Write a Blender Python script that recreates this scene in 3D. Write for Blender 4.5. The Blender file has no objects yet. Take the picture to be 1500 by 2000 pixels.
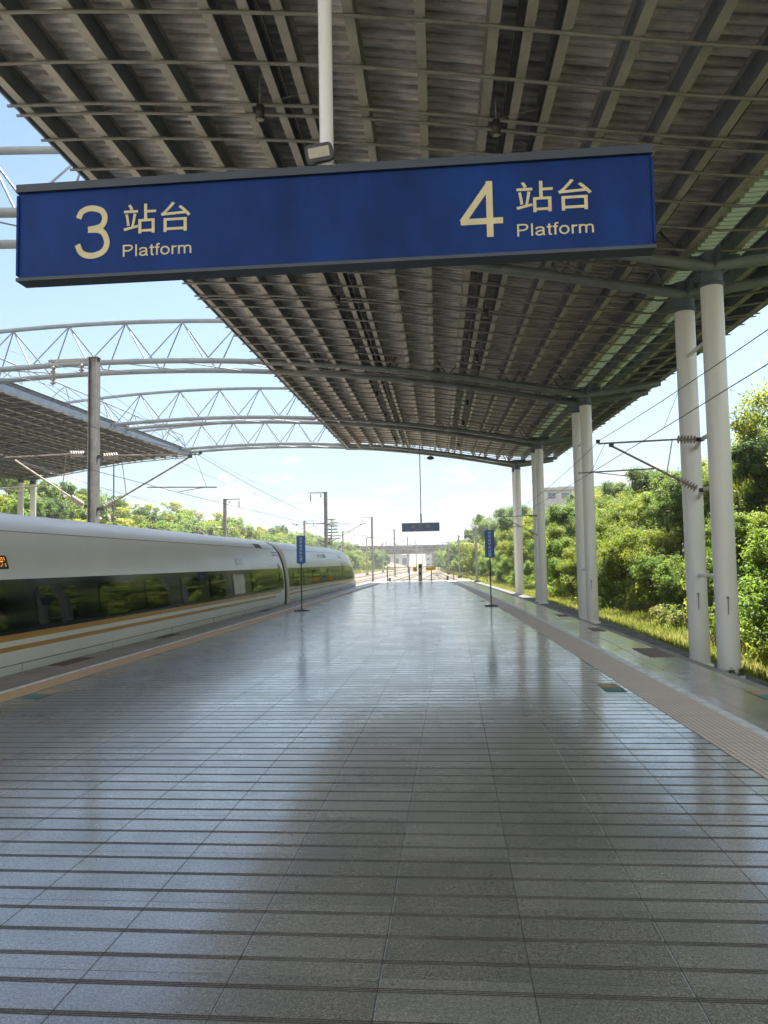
import bpy, bmesh, math, random
import numpy as np
from mathutils import Vector, Matrix
S = bpy.context.scene
COL = S.collection
R = math.radians
# ------------------------------------------------------------------ camera
YAW, PITCH, ROLL, EYE = 0.08767, 0.065546, 0.018514, 1.65
cam_d = bpy.data.cameras.new('camera')
cam = bpy.data.objects.new('camera', cam_d)
COL.objects.link(cam)
cam_d.sensor_fit = 'VERTICAL'
cam_d.sensor_height = 36.0
cam_d.lens = 36.0*1506.2/2000
cam_d.clip_start = 0.05
cam_d.clip_end = 6000
_f = Vector((-math.sin(YAW)*math.cos(PITCH), math.cos(YAW)*math.cos(PITCH), math.sin(PITCH)))
_r0 = Vector((math.cos(YAW), math.sin(YAW), 0))
_u0 = _r0.cross(_f)
_r = _r0*math.cos(ROLL)-_u0*math.sin(ROLL)
_u = _r0*math.sin(ROLL)+_u0*math.cos(ROLL)
cam.matrix_world = Matrix(((_r.x, _u.x, -_f.x, 0), (_r.y, _u.y, -_f.y, 0), (_r.z, _u.z, -_f.z, EYE), (0, 0, 0, 1)))
S.camera = cam
S.render.resolution_x = 768
S.render.resolution_y = 1024
S.view_settings.view_transform = 'Standard'
S.view_settings.look = 'None'
S.view_settings.gamma = 1
S.view_settings.exposure = 2.02
# ------------------------------------------------------------------ sky, sun
SUN_EL, SUN_AZ = R(54), R(16)          # azimuth measured from +Y towards +X
w = bpy.data.worlds.new('World')
S.world = w
w.use_nodes = True
nt = w.node_tree
nt.nodes.clear()
def nd(t, **k):
    n = nt.nodes.new(t)
    for a, b in k.items():
        setattr(n, a, b)
    return n
def lk(a, b):
    nt.links.new(a, b)
sky = nd('ShaderNodeTexSky', sky_type='NISHITA', sun_disc=False, sun_elevation=SUN_EL, sun_rotation=SUN_AZ,
         altitude=50, air_density=1.0, dust_density=.5, ozone_density=2.6)
tc = nd('ShaderNodeTexCoord')
mp = nd('ShaderNodeMapping')
mp.inputs['Scale'].default_value = (1, 1, 2.3)
lk(tc.outputs['Generated'], mp.inputs['Vector'])
nz = nd('ShaderNodeTexNoise')
nz.inputs['Scale'].default_value = 13
nz.inputs['Detail'].default_value = 9
nz.inputs['Roughness'].default_value = 0.58
lk(mp.outputs['Vector'], nz.inputs['Vector'])
sx = nd('ShaderNodeSeparateXYZ')
lk(tc.outputs['Generated'], sx.inputs['Vector'])
band = nd('ShaderNodeValToRGB')
e = band.color_ramp.elements
e[0].position = 0.0; e[0].color = (.58, .58, .58, 1)
e[1].position = 0.32; e[1].color = (0, 0, 0, 1)
for p, v in ((.06, .57), (.095, .52), (.125, .43), (.16, .36), (.22, .34)):
    q = e.new(p); q.color = (v+.03, v+.03, v+.03, 1)
lk(sx.outputs['Z'], band.inputs['Fac'])
add = nd('ShaderNodeMath', operation='ADD')
lk(nz.outputs['Fac'], add.inputs[0]); lk(band.outputs['Color'], add.inputs[1])
cm = nd('ShaderNodeMapRange', interpolation_type='SMOOTHSTEP')
cm.inputs['From Min'].default_value = 1.04
cm.inputs['From Max'].default_value = 1.17
lk(add.outputs[0], cm.inputs['Value'])
mulc = nd('ShaderNodeMath', operation='MULTIPLY')
mulc.inputs[1].default_value = 0.8
lk(cm.outputs['Result'], mulc.inputs[0])
mix = nd('ShaderNodeMix', data_type='RGBA')
mix.inputs[7].default_value = (4.8, 4.7, 4.55, 1)
# milky lower sky
hz = nd('ShaderNodeMapRange', interpolation_type='SMOOTHSTEP'); hz.inputs['From Min'].default_value = .0; hz.inputs['From Max'].default_value = .5
hz.inputs['To Min'].default_value = .88; hz.inputs['To Max'].default_value = .0
lk(sx.outputs['Z'], hz.inputs['Value'])
hm = nd('ShaderNodeMix', data_type='RGBA'); hm.inputs[7].default_value = (2.65, 3.35, 3.8, 1)
lk(hz.outputs['Result'], hm.inputs[0]); lk(sky.outputs['Color'], hm.inputs[6])
lk(mulc.outputs[0], mix.inputs[0]); lk(hm.outputs[2], mix.inputs[6])
# added unseen cloud behind the camera, bright to fill the shade under the canopy
nb = nd('ShaderNodeTexNoise'); nb.inputs['Scale'].default_value = 3.2; nb.inputs['Detail'].default_value = 7
lk(tc.outputs['Generated'], nb.inputs['Vector'])
ry = nd('ShaderNodeMapRange'); ry.inputs['From Min'].default_value = .25; ry.inputs['From Max'].default_value = -.45
ry.inputs['To Min'].default_value = 0; ry.inputs['To Max'].default_value = .62
lk(sx.outputs['Y'], ry.inputs['Value'])
ab = nd('ShaderNodeMath', operation='ADD'); lk(ry.outputs['Result'], ab.inputs[0]); lk(nb.outputs['Fac'], ab.inputs[1])
rb = nd('ShaderNodeMapRange', interpolation_type='SMOOTHSTEP'); rb.inputs['From Min'].default_value = .74; rb.inputs['From Max'].default_value = .95
lk(ab.outputs[0], rb.inputs['Value'])
mix2 = nd('ShaderNodeMix', data_type='RGBA'); mix2.inputs[7].default_value = (8.5, 8.4, 8.2, 1)
lk(rb.outputs['Result'], mix2.inputs[0]); lk(mix.outputs[2], mix2.inputs[6])
bg = nd('ShaderNodeBackground')
bg.inputs['Strength'].default_value = 0.056
lk(mix2.outputs[2], bg.inputs['Color'])
wo = nd('ShaderNodeOutputWorld')
lk(bg.outputs[0], wo.inputs['Surface'])
sl = bpy.data.lights.new('sun', 'SUN')
sl.energy = 4.0
sl.angle = R(0.53)
sl.color = (1, .955, .87)
so = bpy.data.objects.new('sun', sl)
COL.objects.link(so)
sd = Vector((math.sin(SUN_AZ)*math.cos(SUN_EL), math.cos(SUN_AZ)*math.cos(SUN_EL), math.sin(SUN_EL)))
so.rotation_euler = sd.to_track_quat('Z', 'Y').to_euler()
S.cycles.max_bounces = 8
S.cycles.diffuse_bounces = 4
S.cycles.glossy_bounces = 3
S.cycles.transmission_bounces = 4
S.cycles.volume_bounces = 0
S.cycles.caustics_reflective = False
S.cycles.caustics_refractive = False
S.cycles.sample_clamp_indirect = 6
# ------------------------------------------------------------------ helpers
random.seed(7)
rng = np.random.default_rng(5)
class MB:
    def __init__(s):
        s.v = []; s.f = []; s.sm = []
    def add(s, vs, fs, smooth=False):
        o = len(s.v)
        s.v += [tuple(p) for p in vs]
        s.f += [tuple(i+o for i in f) for f in fs]
        s.sm += [smooth]*len(fs)
        return s
    def box(s, c, d, M=None):
        x, y, z = [k/2 for k in d]
        P = [Vector((a*x, b*y, g*z)) for g in (-1, 1) for a, b in ((-1, -1), (1, -1), (1, 1), (-1, 1))]
        if M is not None:
            P = [M @ p for p in P]
        P = [p+Vector(c) for p in P]
        return s.add(P, [(0, 3, 2, 1), (4, 5, 6, 7), (0, 1, 5, 4), (1, 2, 6, 5), (2, 3, 7, 6), (3, 0, 4, 7)])
    def hexa(s, P):
        return s.add(P, [(0, 3, 2, 1), (4, 5, 6, 7), (0, 1, 5, 4), (1, 2, 6, 5), (2, 3, 7, 6), (3, 0, 4, 7)])
    def tube(s, pts, r, n=8, caps=True):
        pts = [Vector(p) for p in pts]
        rs = r if isinstance(r, (list, tuple)) else [r]*len(pts)
        rings = []
        for i, p in enumerate(pts):
            d = (pts[min(i+1, len(pts)-1)]-pts[max(i-1, 0)]).normalized()
            a = Vector((0, 0, 1)) if abs(d.z) < .9 else Vector((1, 0, 0))
            x = d.cross(a).normalized(); y = d.cross(x).normalized()
            rings.append([p+(x*math.cos(2*math.pi*k/n)+y*math.sin(2*math.pi*k/n))*rs[i] for k in range(n)])
        vs = [q for g in rings for q in g]
        fs = [(i*n+k, i*n+(k+1) % n, (i+1)*n+(k+1) % n, (i+1)*n+k) for i in range(len(pts)-1) for k in range(n)]
        s.add(vs, fs, True)
        if caps:
            s.add(rings[0], [tuple(range(n-1, -1, -1))]); s.add(rings[-1], [tuple(range(n))])
        return s
    def lathe(s, prof, c=(0, 0, 0), M=None, n=16):
        vs = []
        for r, z in prof:
            for k in range(n):
                p = Vector((r*math.cos(2*math.pi*k/n), r*math.sin(2*math.pi*k/n), z))
                if M is not None: p = M @ p
                vs.append(p+Vector(c))
        m = len(prof)
        return s.add(vs, [(i*n+k, i*n+(k+1) % n, (i+1)*n+(k+1) % n, (i+1)*n+k) for i in range(m-1) for k in range(n)], True)
    def mesh(s, name, m):
        me = bpy.data.meshes.new(name)
        me.from_pydata(s.v, [], s.f)
        me.polygons.foreach_set('use_smooth', s.sm)
        me.materials.append(m)
        me.validate()
        return me
    def build(s, name, m, parent=None, **t):
        o = bpy.data.objects.new(name, s.mesh(name, m))
        COL.objects.link(o)
        o.parent = parent
        tag(o, **t)
        return o
def tag(o, label=None, cat=None, group=None, kind=None):
    if label: o['label'] = label
    if cat: o['category'] = cat
    if group: o['group'] = group
    if kind: o['kind'] = kind
def empty(name, loc, label, cat, group=None, rz=0):
    o = bpy.data.objects.new(name, None)
    COL.objects.link(o)
    o.location = loc
    o.rotation_euler[2] = rz
    o.empty_display_size = .2
    tag(o, label, cat, group)
    return o
def copy_tree(o, parent=None):
    c = o.copy(); COL.objects.link(c); c.parent = parent
    for ch in [x for x in COL.objects if x.parent == o]:
        copy_tree(ch, c)
    return c
def along(p0, p1):
    return (Vector(p1)-Vector(p0)).to_track_quat('Z', 'Y').to_matrix()
# ------------------------------------------------------------------ materials
def mat(name, col, rough=.6, metal=0, var=.12, scale=3, bump=0, bscale=40, spec=.5, coat=0, col2=None, gloss_var=0, stretch=None):
    m = bpy.data.materials.new(name)
    m.use_nodes = True
    t = m.node_tree; N = t.nodes; L = t.links
    b = N['Principled BSDF']
    b.inputs['Roughness'].default_value = rough
    b.inputs['Metallic'].default_value = metal
    b.inputs['Specular IOR Level'].default_value = spec
    b.inputs['Coat Weight'].default_value = coat
    b.inputs['Coat Roughness'].default_value = .08
    g = N.new('ShaderNodeNewGeometry')
    src = g.outputs['Position']
    if stretch:
        mpn = N.new('ShaderNodeMapping'); mpn.inputs['Scale'].default_value = stretch
        L.new(src, mpn.inputs['Vector']); src = mpn.outputs['Vector']
    n = N.new('ShaderNodeTexNoise')
    n.inputs['Scale'].default_value = scale; n.inputs['Detail'].default_value = 6; n.inputs['Roughness'].default_value = .65
    L.new(src, n.inputs['Vector'])
    mx = N.new('ShaderNodeMix'); mx.data_type = 'RGBA'
    c = np.array(col[:3])
    c2 = np.array(col2[:3]) if col2 else c*(1-2*var)
    c1 = c if col2 else np.minimum(c*(1+.6*var), 1)
    mx.inputs[6].default_value = (*c1, 1); mx.inputs[7].default_value = (*c2, 1)
    mr = N.new('ShaderNodeMapRange'); mr.inputs['From Min'].default_value = .35; mr.inputs['From Max'].default_value = .68
    L.new(n.outputs['Fac'], mr.inputs['Value']); L.new(mr.outputs['Result'], mx.inputs[0])
    L.new(mx.outputs[2], b.inputs['Base Color'])
    if gloss_var:
        m2 = N.new('ShaderNodeMapRange'); m2.inputs['To Min'].default_value = rough; m2.inputs['To Max'].default_value = rough+gloss_var
        L.new(n.outputs['Fac'], m2.inputs['Value']); L.new(m2.outputs['Result'], b.inputs['Roughness'])
    if bump:
        n2 = N.new('ShaderNodeTexNoise'); n2.inputs['Scale'].default_value = bscale; n2.inputs['Detail'].default_value = 4
        L.new(src, n2.inputs['Vector'])
        bp = N.new('ShaderNodeBump'); bp.inputs['Strength'].default_value = bump; bp.inputs['Distance'].default_value = .02
        L.new(n2.outputs['Fac'], bp.inputs['Height']); L.new(bp.outputs['Normal'], b.inputs['Normal'])
    return m
class NG:
    """little node-graph writer for shader maths"""
    def __init__(s, m):
        s.m = m; s.t = m.node_tree; s.N = s.t.nodes; s.L = s.t.links
    def put(s, sock, v):
        if hasattr(v, 'is_output') or isinstance(v, bpy.types.NodeSocket): s.L.new(v, sock)
        else: sock.default_value = v
    def m_(s, op, a, b=0.0, c=0.0):
        n = s.N.new('ShaderNodeMath'); n.operation = op
        s.put(n.inputs[0], a); s.put(n.inputs[1], b); s.put(n.inputs[2], c)
        return n.outputs[0]
    def mixc(s, f, a, b, blend='MIX'):
        n = s.N.new('ShaderNodeMix'); n.data_type = 'RGBA'; n.blend_type = blend
        s.put(n.inputs[0], f); s.put(n.inputs[6], a); s.put(n.inputs[7], b)
        return n.outputs[2]
    def noise(s, vec, scale, detail=5, rough=.6):
        n = s.N.new('ShaderNodeTexNoise'); s.L.new(vec, n.inputs['Vector'])
        n.inputs['Scale'].default_value = scale; n.inputs['Detail'].default_value = detail; n.inputs['Roughness'].default_value = rough
        return n.outputs['Fac']
    def ramp(s, v, a, b, lo=0., hi=1.):
        n = s.N.new('ShaderNodeMapRange'); s.put(n.inputs['Value'], v)
        n.inputs['From Min'].default_value = a; n.inputs['From Max'].default_value = b
        n.inputs['To Min'].default_value = lo; n.inputs['To Max'].default_value = hi
        return n.outputs['Result']
def paving_mat(name, base, base2, tile, groove, rough, tx=.6, ty=.645, x0=-.33, speck=.35, tilt=.006, ior=1.8, coat=0):
    m = bpy.data.materials.new(name); m.use_nodes = True
    G = NG(m); b = G.N['Principled BSDF']
    geo = G.N.new('ShaderNodeNewGeometry'); P = geo.outputs['Position']
    sp = G.N.new('ShaderNodeSeparateXYZ'); G.L.new(P, sp.inputs[0])
    # slightly wavy joints
    wob = G.noise(P, .8, 2)
    xs = G.m_('DIVIDE', G.m_('ADD', G.m_('SUBTRACT', sp.outputs[0], x0), G.m_('MULTIPLY', G.m_('SUBTRACT', wob, .5), .012)), tx)
    ys = G.m_('DIVIDE', G.m_('ADD', sp.outputs[1], .06), ty)
    ix = G.m_('FLOOR', xs); iy = G.m_('FLOOR', ys)
    fx = G.m_('FRACT', xs)
    ex = G.m_('MULTIPLY', G.m_('MINIMUM', fx, G.m_('SUBTRACT', 1.0, fx)), tx)
    fy = G.m_('FRACT', ys)
    ey = G.m_('MULTIPLY', G.m_('MINIMUM', fy, G.m_('SUBTRACT', 1.0, fy)), ty)
    cid = G.N.new('ShaderNodeCombineXYZ'); G.L.new(ix, cid.inputs[0]); G.L.new(iy, cid.inputs[1])
    wn = G.N.new('ShaderNodeTexWhiteNoise'); wn.noise_dimensions = '2D'; G.L.new(cid.outputs[0], wn.inputs['Vector'])
    jx = G.ramp(ex, .0015, .0045, 1., 0.); jy = G.ramp(ey, .001, .003, 1., 0.)
    joint = G.m_('MAXIMUM', jx, G.m_('MULTIPLY', jy, .7))
    gr = 0.0
    if groove:
        fg = G.m_('MULTIPLY', G.m_('FRACT', G.m_('DIVIDE', sp.outputs[1], .215)), .215)
        a = None
        for k in (.059, .071, .083):
            d = G.ramp(G.m_('ABSOLUTE', G.m_('SUBTRACT', fg, k)), .0018, .0042, 1., 0.)
            a = d if a is None else G.m_('MAXIMUM', a, d)
        # grooves are cut slightly unevenly and fade where worn
        gr = G.m_('MULTIPLY', a, G.ramp(G.noise(P, 2.2, 3), .3, .5, .6, 1.))
        bd = G.ramp(G.m_('ABSOLUTE', G.m_('SUBTRACT', fg, .071)), .016, .022, 1., 0.)
    n1 = G.noise(P, .9, 5, .6); n2 = G.noise(P, 130, 2, .5); n3 = G.noise(P, 52, 4, .75); n4 = G.noise(P, 4.5, 6, .7)
    c = G.mixc(G.ramp(n1, .35, .65), (*base, 1), (*base2, 1))
    c = G.mixc(G.m_('MULTIPLY', G.ramp(n4, .5, .75), .35), c, (base2[0]*.75, base2[1]*.75, base2[2]*.7, 1))
    sal = G.ramp(n2, .36, .64, 1-speck, 1+speck*.85)
    sal2 = G.ramp(n3, .38, .62, 1-speck*.7, 1+speck*.6)
    tv = G.ramp(wn.outputs['Value'], 0, 1, 1-tile, 1+tile)
    k = G.m_('MULTIPLY', G.m_('MULTIPLY', sal, sal2), tv)
    cc = G.N.new('ShaderNodeCombineXYZ')
    for i in range(3): G.L.new(k, cc.inputs[i])
    c = G.mixc(1.0, c, cc.outputs[0], 'MULTIPLY')
    # old stains: irregular darker, greener patches and a few pale scuffs
    n5 = G.noise(P, .55, 6, .72)
    c = G.mixc(G.ramp(n5, .50, .66, 0., .42), c, (base2[0]*.55, base2[1]*.60, base2[2]*.5, 1))
    mpg = G.N.new('ShaderNodeMapping'); mpg.inputs['Scale'].default_value = (1.2, 5, 1); mpg.inputs['Rotation'].default_value = (0, 0, .5); G.L.new(P, mpg.inputs['Vector'])
    n6 = G.noise(mpg.outputs['Vector'], 1.4, 7, .75)
    c = G.mixc(G.ramp(n6, .58, .72, 0., .30), c, (base[0]*1.35, base[1]*1.38, base[2]*1.4, 1))
    dark = G.m_('MAXIMUM', joint, gr) if groove else joint
    if groove: c = G.mixc(G.m_('MULTIPLY', bd, .36), c, (.075, .06, .052, 1))
    c = G.mixc(G.m_('MULTIPLY', dark, .85), c, (.035, .026, .024, 1))
    # small stuck dirt spots
    vo = G.N.new('ShaderNodeTexVoronoi'); vo.inputs['Scale'].default_value = 2.3; G.L.new(P, vo.inputs['Vector'])
    spot = G.m_('MULTIPLY', G.ramp(vo.outputs['Distance'], .012, .04, 1., 0.), G.ramp(n4, .48, .52))
    c = G.mixc(G.m_('MULTIPLY', spot, .75), c, (.03, .028, .025, 1))
    G.L.new(c, b.inputs['Base Color'])
    rr = G.m_('ADD', G.ramp(n1, .3, .7, rough-.05, rough+.05), G.ramp(n4, .4, .8, 0., .10))
    rr = G.m_('ADD', rr, G.m_('MULTIPLY', dark, .4))
    rr = G.m_('ADD', rr, G.ramp(wn.outputs['Value'], 0, 1, -.02, .03))
    if groove:
        rr = G.m_('ADD', rr, G.m_('MULTIPLY', bd, .30))
        G.L.new(G.m_('SUBTRACT', .5, G.m_('MULTIPLY', bd, .28)), b.inputs['Specular IOR Level'])
    G.L.new(rr, b.inputs['Roughness'])
    b.inputs['IOR'].default_value = ior
    # each slab lies a touch off level
    tl = G.N.new('ShaderNodeVectorMath'); tl.operation = 'SUBTRACT'
    G.L.new(wn.outputs['Color'], tl.inputs[0]); tl.inputs[1].default_value = (.5, .5, .5)
    ts = G.N.new('ShaderNodeVectorMath'); ts.operation = 'MULTIPLY'
    G.L.new(tl.outputs[0], ts.inputs[0]); ts.inputs[1].default_value = (tilt, tilt, 0)
    ta = G.N.new('ShaderNodeVectorMath'); ta.operation = 'ADD'
    G.L.new(ts.outputs[0], ta.inputs[0]); G.L.new(geo.outputs['Normal'], ta.inputs[1])
    tn = G.N.new('ShaderNodeVectorMath'); tn.operation = 'NORMALIZE'; G.L.new(ta.outputs[0], tn.inputs[0])
    hgt = G.m_('SUBTRACT', G.m_('MULTIPLY', G.noise(P, 3.0, 3), .5), G.m_('MULTIPLY', dark, .35))
    hgt = G.m_('ADD', hgt, G.m_('MULTIPLY', n2, .015))
    bp = G.N.new('ShaderNodeBump'); bp.inputs['Strength'].default_value = .35; bp.inputs['Distance'].default_value = .008
    G.L.new(hgt, bp.inputs['Height']); G.L.new(tn.outputs[0], bp.inputs['Normal'])
    G.L.new(bp.outputs['Normal'], b.inputs['Normal'])
    if coat:
        cw = G.m_('SUBTRACT', coat, G.m_('MULTIPLY', bd, .7))
        G.L.new(G.m_('MULTIPLY', cw, G.ramp(n4, .45, .8, 1., .75)), b.inputs['Coat Weight'])
        G.L.new(G.ramp(n1, .3, .7, .10, .17), b.inputs['Coat Roughness'])
        b.inputs['Coat IOR'].default_value = 1.6
        G.L.new(bp.outputs['Normal'], b.inputs['Coat Normal'])
    return m
def tactile_mat(name, base, gap):
    m = bpy.data.materials.new(name); m.use_nodes = True
    G = NG(m); b = G.N['Principled BSDF']
    uv = G.N.new('ShaderNodeUVMap'); sp = G.N.new('ShaderNodeSeparateXYZ'); G.L.new(uv.outputs[0], sp.inputs[0])
    geo = G.N.new('ShaderNodeNewGeometry'); P = geo.outputs['Position']
    def cell(v, per):
        f = G.m_('FRACT', G.m_('DIVIDE', v, per))
        return G.m_('MULTIPLY', G.m_('ABSOLUTE', G.m_('SUBTRACT', f, .5)), 2.0)
    cu = cell(sp.outputs[0], .05); cv = cell(sp.outputs[1], .05)
    r = G.m_('SQRT', G.m_('ADD', G.m_('MULTIPLY', cu, cu), G.m_('MULTIPLY', cv, cv)))
    dome = G.ramp(r, .55, .85, 1., 0.)
    # slab joints of the strip
    j = G.m_('FRACT', G.m_('DIVIDE', sp.outputs[1], .3))
    jj = G.ramp(G.m_('MINIMUM', j, G.m_('SUBTRACT', 1.0, j)), .006, .014, 1., 0.)
    n1 = G.noise(P, 2.0, 5); n2 = G.noise(P, 150, 2)
    c = G.mixc(dome, (*gap, 1), (*base, 1))
    c = G.mixc(G.ramp(n1, .4, .7, 0., .45), c, (base[0]*.6, base[1]*.62, base[2]*.68, 1))
    c = G.mixc(jj, c, (gap[0]*.5, gap[1]*.5, gap[2]*.5, 1))
    G.L.new(c, b.inputs['Base Color'])
    b.inputs['Roughness'].default_value = .55; b.inputs['Specular IOR Level'].default_value = .45
    bp = G.N.new('ShaderNodeBump'); bp.inputs['Strength'].default_value = .8; bp.inputs['Distance'].default_value = .005
    G.L.new(G.m_('ADD', dome, G.m_('MULTIPLY', n2, .15)), bp.inputs['Height']); G.L.new(bp.outputs['Normal'], b.inputs['Normal'])
    return m
def leaf_mat(name, c1, c2, c3, trans=.45):
    m = bpy.data.materials.new(name); m.use_nodes = True
    G = NG(m); N = G.N; L = G.L
    N.remove(N['Principled BSDF']); out = N['Material Output']
    at = N.new('ShaderNodeAttribute'); at.attribute_name = 'tone'
    oi = N.new('ShaderNodeObjectInfo')
    geo = N.new('ShaderNodeNewGeometry')
    t = G.m_('ADD', at.outputs['Fac'], G.m_('MULTIPLY', G.m_('SUBTRACT', oi.outputs['Random'], .5), .35))
    cr = N.new('ShaderNodeValToRGB'); e = cr.color_ramp.elements
    e[0].position = .1; e[0].color = (*c1, 1); e[1].position = .9; e[1].color = (*c3, 1)
    q = e.new(.5); q.color = (*c2, 1)
    L.new(t, cr.inputs['Fac'])
    pb = N.new('ShaderNodeBsdfPrincipled'); pb.inputs['Roughness'].default_value = .55; pb.inputs['Specular IOR Level'].default_value = .35
    L.new(cr.outputs['Color'], pb.inputs['Base Color'])
    tr = N.new('ShaderNodeBsdfTranslucent')
    hs = N.new('ShaderNodeHueSaturation'); hs.inputs['Hue'].default_value = .485; hs.inputs['Saturation'].default_value = 1.1; hs.inputs['Value'].default_value = 2.5
    L.new(cr.outputs['Color'], hs.inputs['Color']); L.new(hs.outputs['Color'], tr.inputs['Color'])
    ms = N.new('ShaderNodeMixShader'); ms.inputs[0].default_value = trans
    L.new(pb.outputs[0], ms.inputs[1]); L.new(tr.outputs[0], ms.inputs[2]); L.new(ms.outputs[0], out.inputs['Surface'])
    return m
M_tile = paving_mat('grey granite paving', (.265, .262, .232), (.185, .188, .162), .15, True, .26, tilt=.004, speck=.46, ior=1.6, coat=.85)
M_edgepave = paving_mat('pinkish polished paving', (.37, .31, .30), (.27, .225, .225), .12, False, .12, tx=.49, ty=.98, x0=.1, speck=.2, tilt=.005)
M_leftpave = paving_mat('brown grey edge paving', (.24, .205, .18), (.18, .155, .135), .10, False, .30, tx=.8, ty=.8, speck=.25)
M_tactR = tactile_mat('beige tactile paving', (.90, .79, .66), (.50, .41, .32))
M_tactL = tactile_mat('orange tactile paving', (.80, .56, .29), (.34, .21, .10))
M_whiteline = mat('worn white line paint', (.78, .80, .79), .4, var=.2, scale=6)
M_conc = mat('grey concrete', (.34, .33, .30), .8, var=.25, scale=1.2, bump=.4, bscale=25)
M_deck = mat('weathered bridge concrete', (.19, .19, .185), .85, var=.25, scale=.3)
M_web = mat('beam web shade tone', (.16, .19, .225), .5, var=.2, scale=1.5)  # webs darker than flanges: shade between the beams put into the colour
M_wall2 = mat('grey distant render', (.36, .37, .38), .8, var=.15, scale=.2)
M_concdark = mat('dark grey concrete', (.13, .128, .115), .85, var=.35, scale=1.5, bump=.5, bscale=20)  # darker concrete for the ledge, mast footings and some covers
M_column = mat('white painted column', (.80, .82, .83), .38, var=.07, scale=.8, coat=.15, stretch=(1, 1, .15))
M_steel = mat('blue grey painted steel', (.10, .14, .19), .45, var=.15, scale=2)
M_truss = mat('pale grey painted pipe', (.19, .225, .255), .42, var=.12, scale=2)
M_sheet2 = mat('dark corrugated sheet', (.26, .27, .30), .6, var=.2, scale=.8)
M_beam = mat('taupe painted beam', (.43, .425, .40), .5, var=.12, scale=1.5)
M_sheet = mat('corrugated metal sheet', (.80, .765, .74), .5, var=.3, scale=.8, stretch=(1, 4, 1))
M_purlin = mat('dull galvanised pipe', (.24, .245, .25), .5, var=.15)
M_galv = mat('galvanised steel mast', (.31, .31, .315), .5, metal=.35, var=.15, scale=4)
M_rustmetal = mat('weathered tube', (.33, .28, .245), .55, metal=.3, var=.25, scale=9)
M_insul = mat('beige porcelain', (.36, .32, .28), .3, var=.1, scale=20)
M_wire = mat('dark copper wire', (.10, .10, .105), .5, metal=.5)
M_black = mat('black plastic', (.015, .016, .02), .4, var=.1)
M_train = mat('train white paint', (.80, .82, .79), .3, var=.03, scale=.6, coat=.06, spec=.4)
M_glassband = mat('dark window band', (.010, .015, .022), .09, var=.1, spec=.18)
M_glass = mat('tinted train window', (.007, .010, .010), .03, var=.1, spec=.25)
M_rubber = mat('black rubber', (.03, .03, .032), .6)
M_gold = mat('gold stripe paint', (.50, .265, .055), .3, var=.05, coat=.3)
M_signblue = mat('blue sign face', (.006, .036, .185), .5, var=.2, scale=2.5, stretch=(1, 1, .4), spec=.15)
M_signframe = mat('slate sign frame', (.028, .043, .066), .4, var=.12, scale=5)
M_cream = mat('cream lettering', (.62, .56, .33), .5, var=.08, scale=8)
M_palelet = mat('pale blue lettering', (.50, .62, .72), .5, var=.08, scale=8)
M_stopblue = mat('stop sign blue', (.02, .10, .36), .4, var=.1)
M_farblue = mat('haze lightened blue sign', (.13, .21, .44), .5, var=.1)  # sign blue paled to carry distance haze in its colour
M_farlet = mat('muted yellow lettering', (.50, .44, .26), .5)
M_dark = mat('dark steel', (.05, .052, .055), .45, metal=.4)
M_stainless = mat('brushed stainless', (.52, .51, .49), .28, metal=.85, var=.1)
M_yellow = mat('yellow sign', (.75, .48, .03), .5)
M_red = mat('red lettering', (.5, .05, .03), .5)
M_bark = mat('bark', (.12, .095, .07), .9, var=.3, scale=6, bump=.6, bscale=30)
M_brownplate = mat('rusty brown cover', (.15, .085, .05), .55, var=.25, scale=12)
M_teal = mat('teal marker paint', (.03, .17, .13), .45, var=.2, scale=14)
M_orange = mat('ochre marker paint', (.42, .26, .08), .45, var=.2, scale=14)
M_ballast = mat('track ballast', (.30, .245, .185), .95, col2=(.15, .12, .09), scale=14, bump=1, bscale=22)
M_soil = mat('grassy soil', (.14, .15, .055), .95, col2=(.26, .19, .115), scale=.5, bump=1, bscale=6)
M_rail = mat('rail steel', (.30, .20, .14), .4, metal=.6, var=.3, scale=5)
M_sleeper = mat('concrete sleeper', (.40, .37, .33), .9, var=.2)
M_wall = mat('white render', (.46, .46, .44), .8, var=.15, scale=.3)
M_roofgrey = mat('grey roofing', (.30, .31, .33), .7, var=.1)
M_winblue = mat('blue grey glazing', (.06, .09, .14), .15)
M_frost = bpy.data.materials.new('pale green roof light'); M_frost.use_nodes = True
_g = NG(M_frost); _b = _g.N['Principled BSDF']; _b.inputs['Base Color'].default_value = (.40, .46, .34, 1); _b.inputs['Roughness'].default_value = .5
_t = _g.N.new('ShaderNodeBsdfTranslucent'); _t.inputs['Color'].default_value = (.30, .38, .25, 1)
_m = _g.N.new('ShaderNodeMixShader'); _m.inputs[0].default_value = .07
_g.L.new(_b.outputs[0], _m.inputs[1]); _g.L.new(_t.outputs[0], _m.inputs[2]); _g.L.new(_m.outputs[0], _g.N['Material Output'].inputs['Surface'])
def emis(name, col, s):
    m = bpy.data.materials.new(name); m.use_nodes = True
    b = m.node_tree.nodes['Principled BSDF']
    b.inputs['Base Color'].default_value = (*col, 1); b.inputs['Emission Color'].default_value = (*col, 1); b.inputs['Emission Strength'].default_value = s
    return m
M_led = emis('orange led', (1., .35, .04), .35)
M_lens = mat('milky lamp lens', (.42, .40, .32), .4, var=.08, scale=15)
M_leafA = leaf_mat('leaf mid green', (.06, .115, .022), (.11, .18, .035), (.18, .23, .05), .5)
M_leafB = leaf_mat('leaf yellow green', (.07, .11, .018), (.135, .18, .03), (.22, .235, .05), .5)
M_leafC = leaf_mat('leaf dark green', (.04, .08, .024), (.075, .13, .032), (.12, .17, .045), .45)
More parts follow.
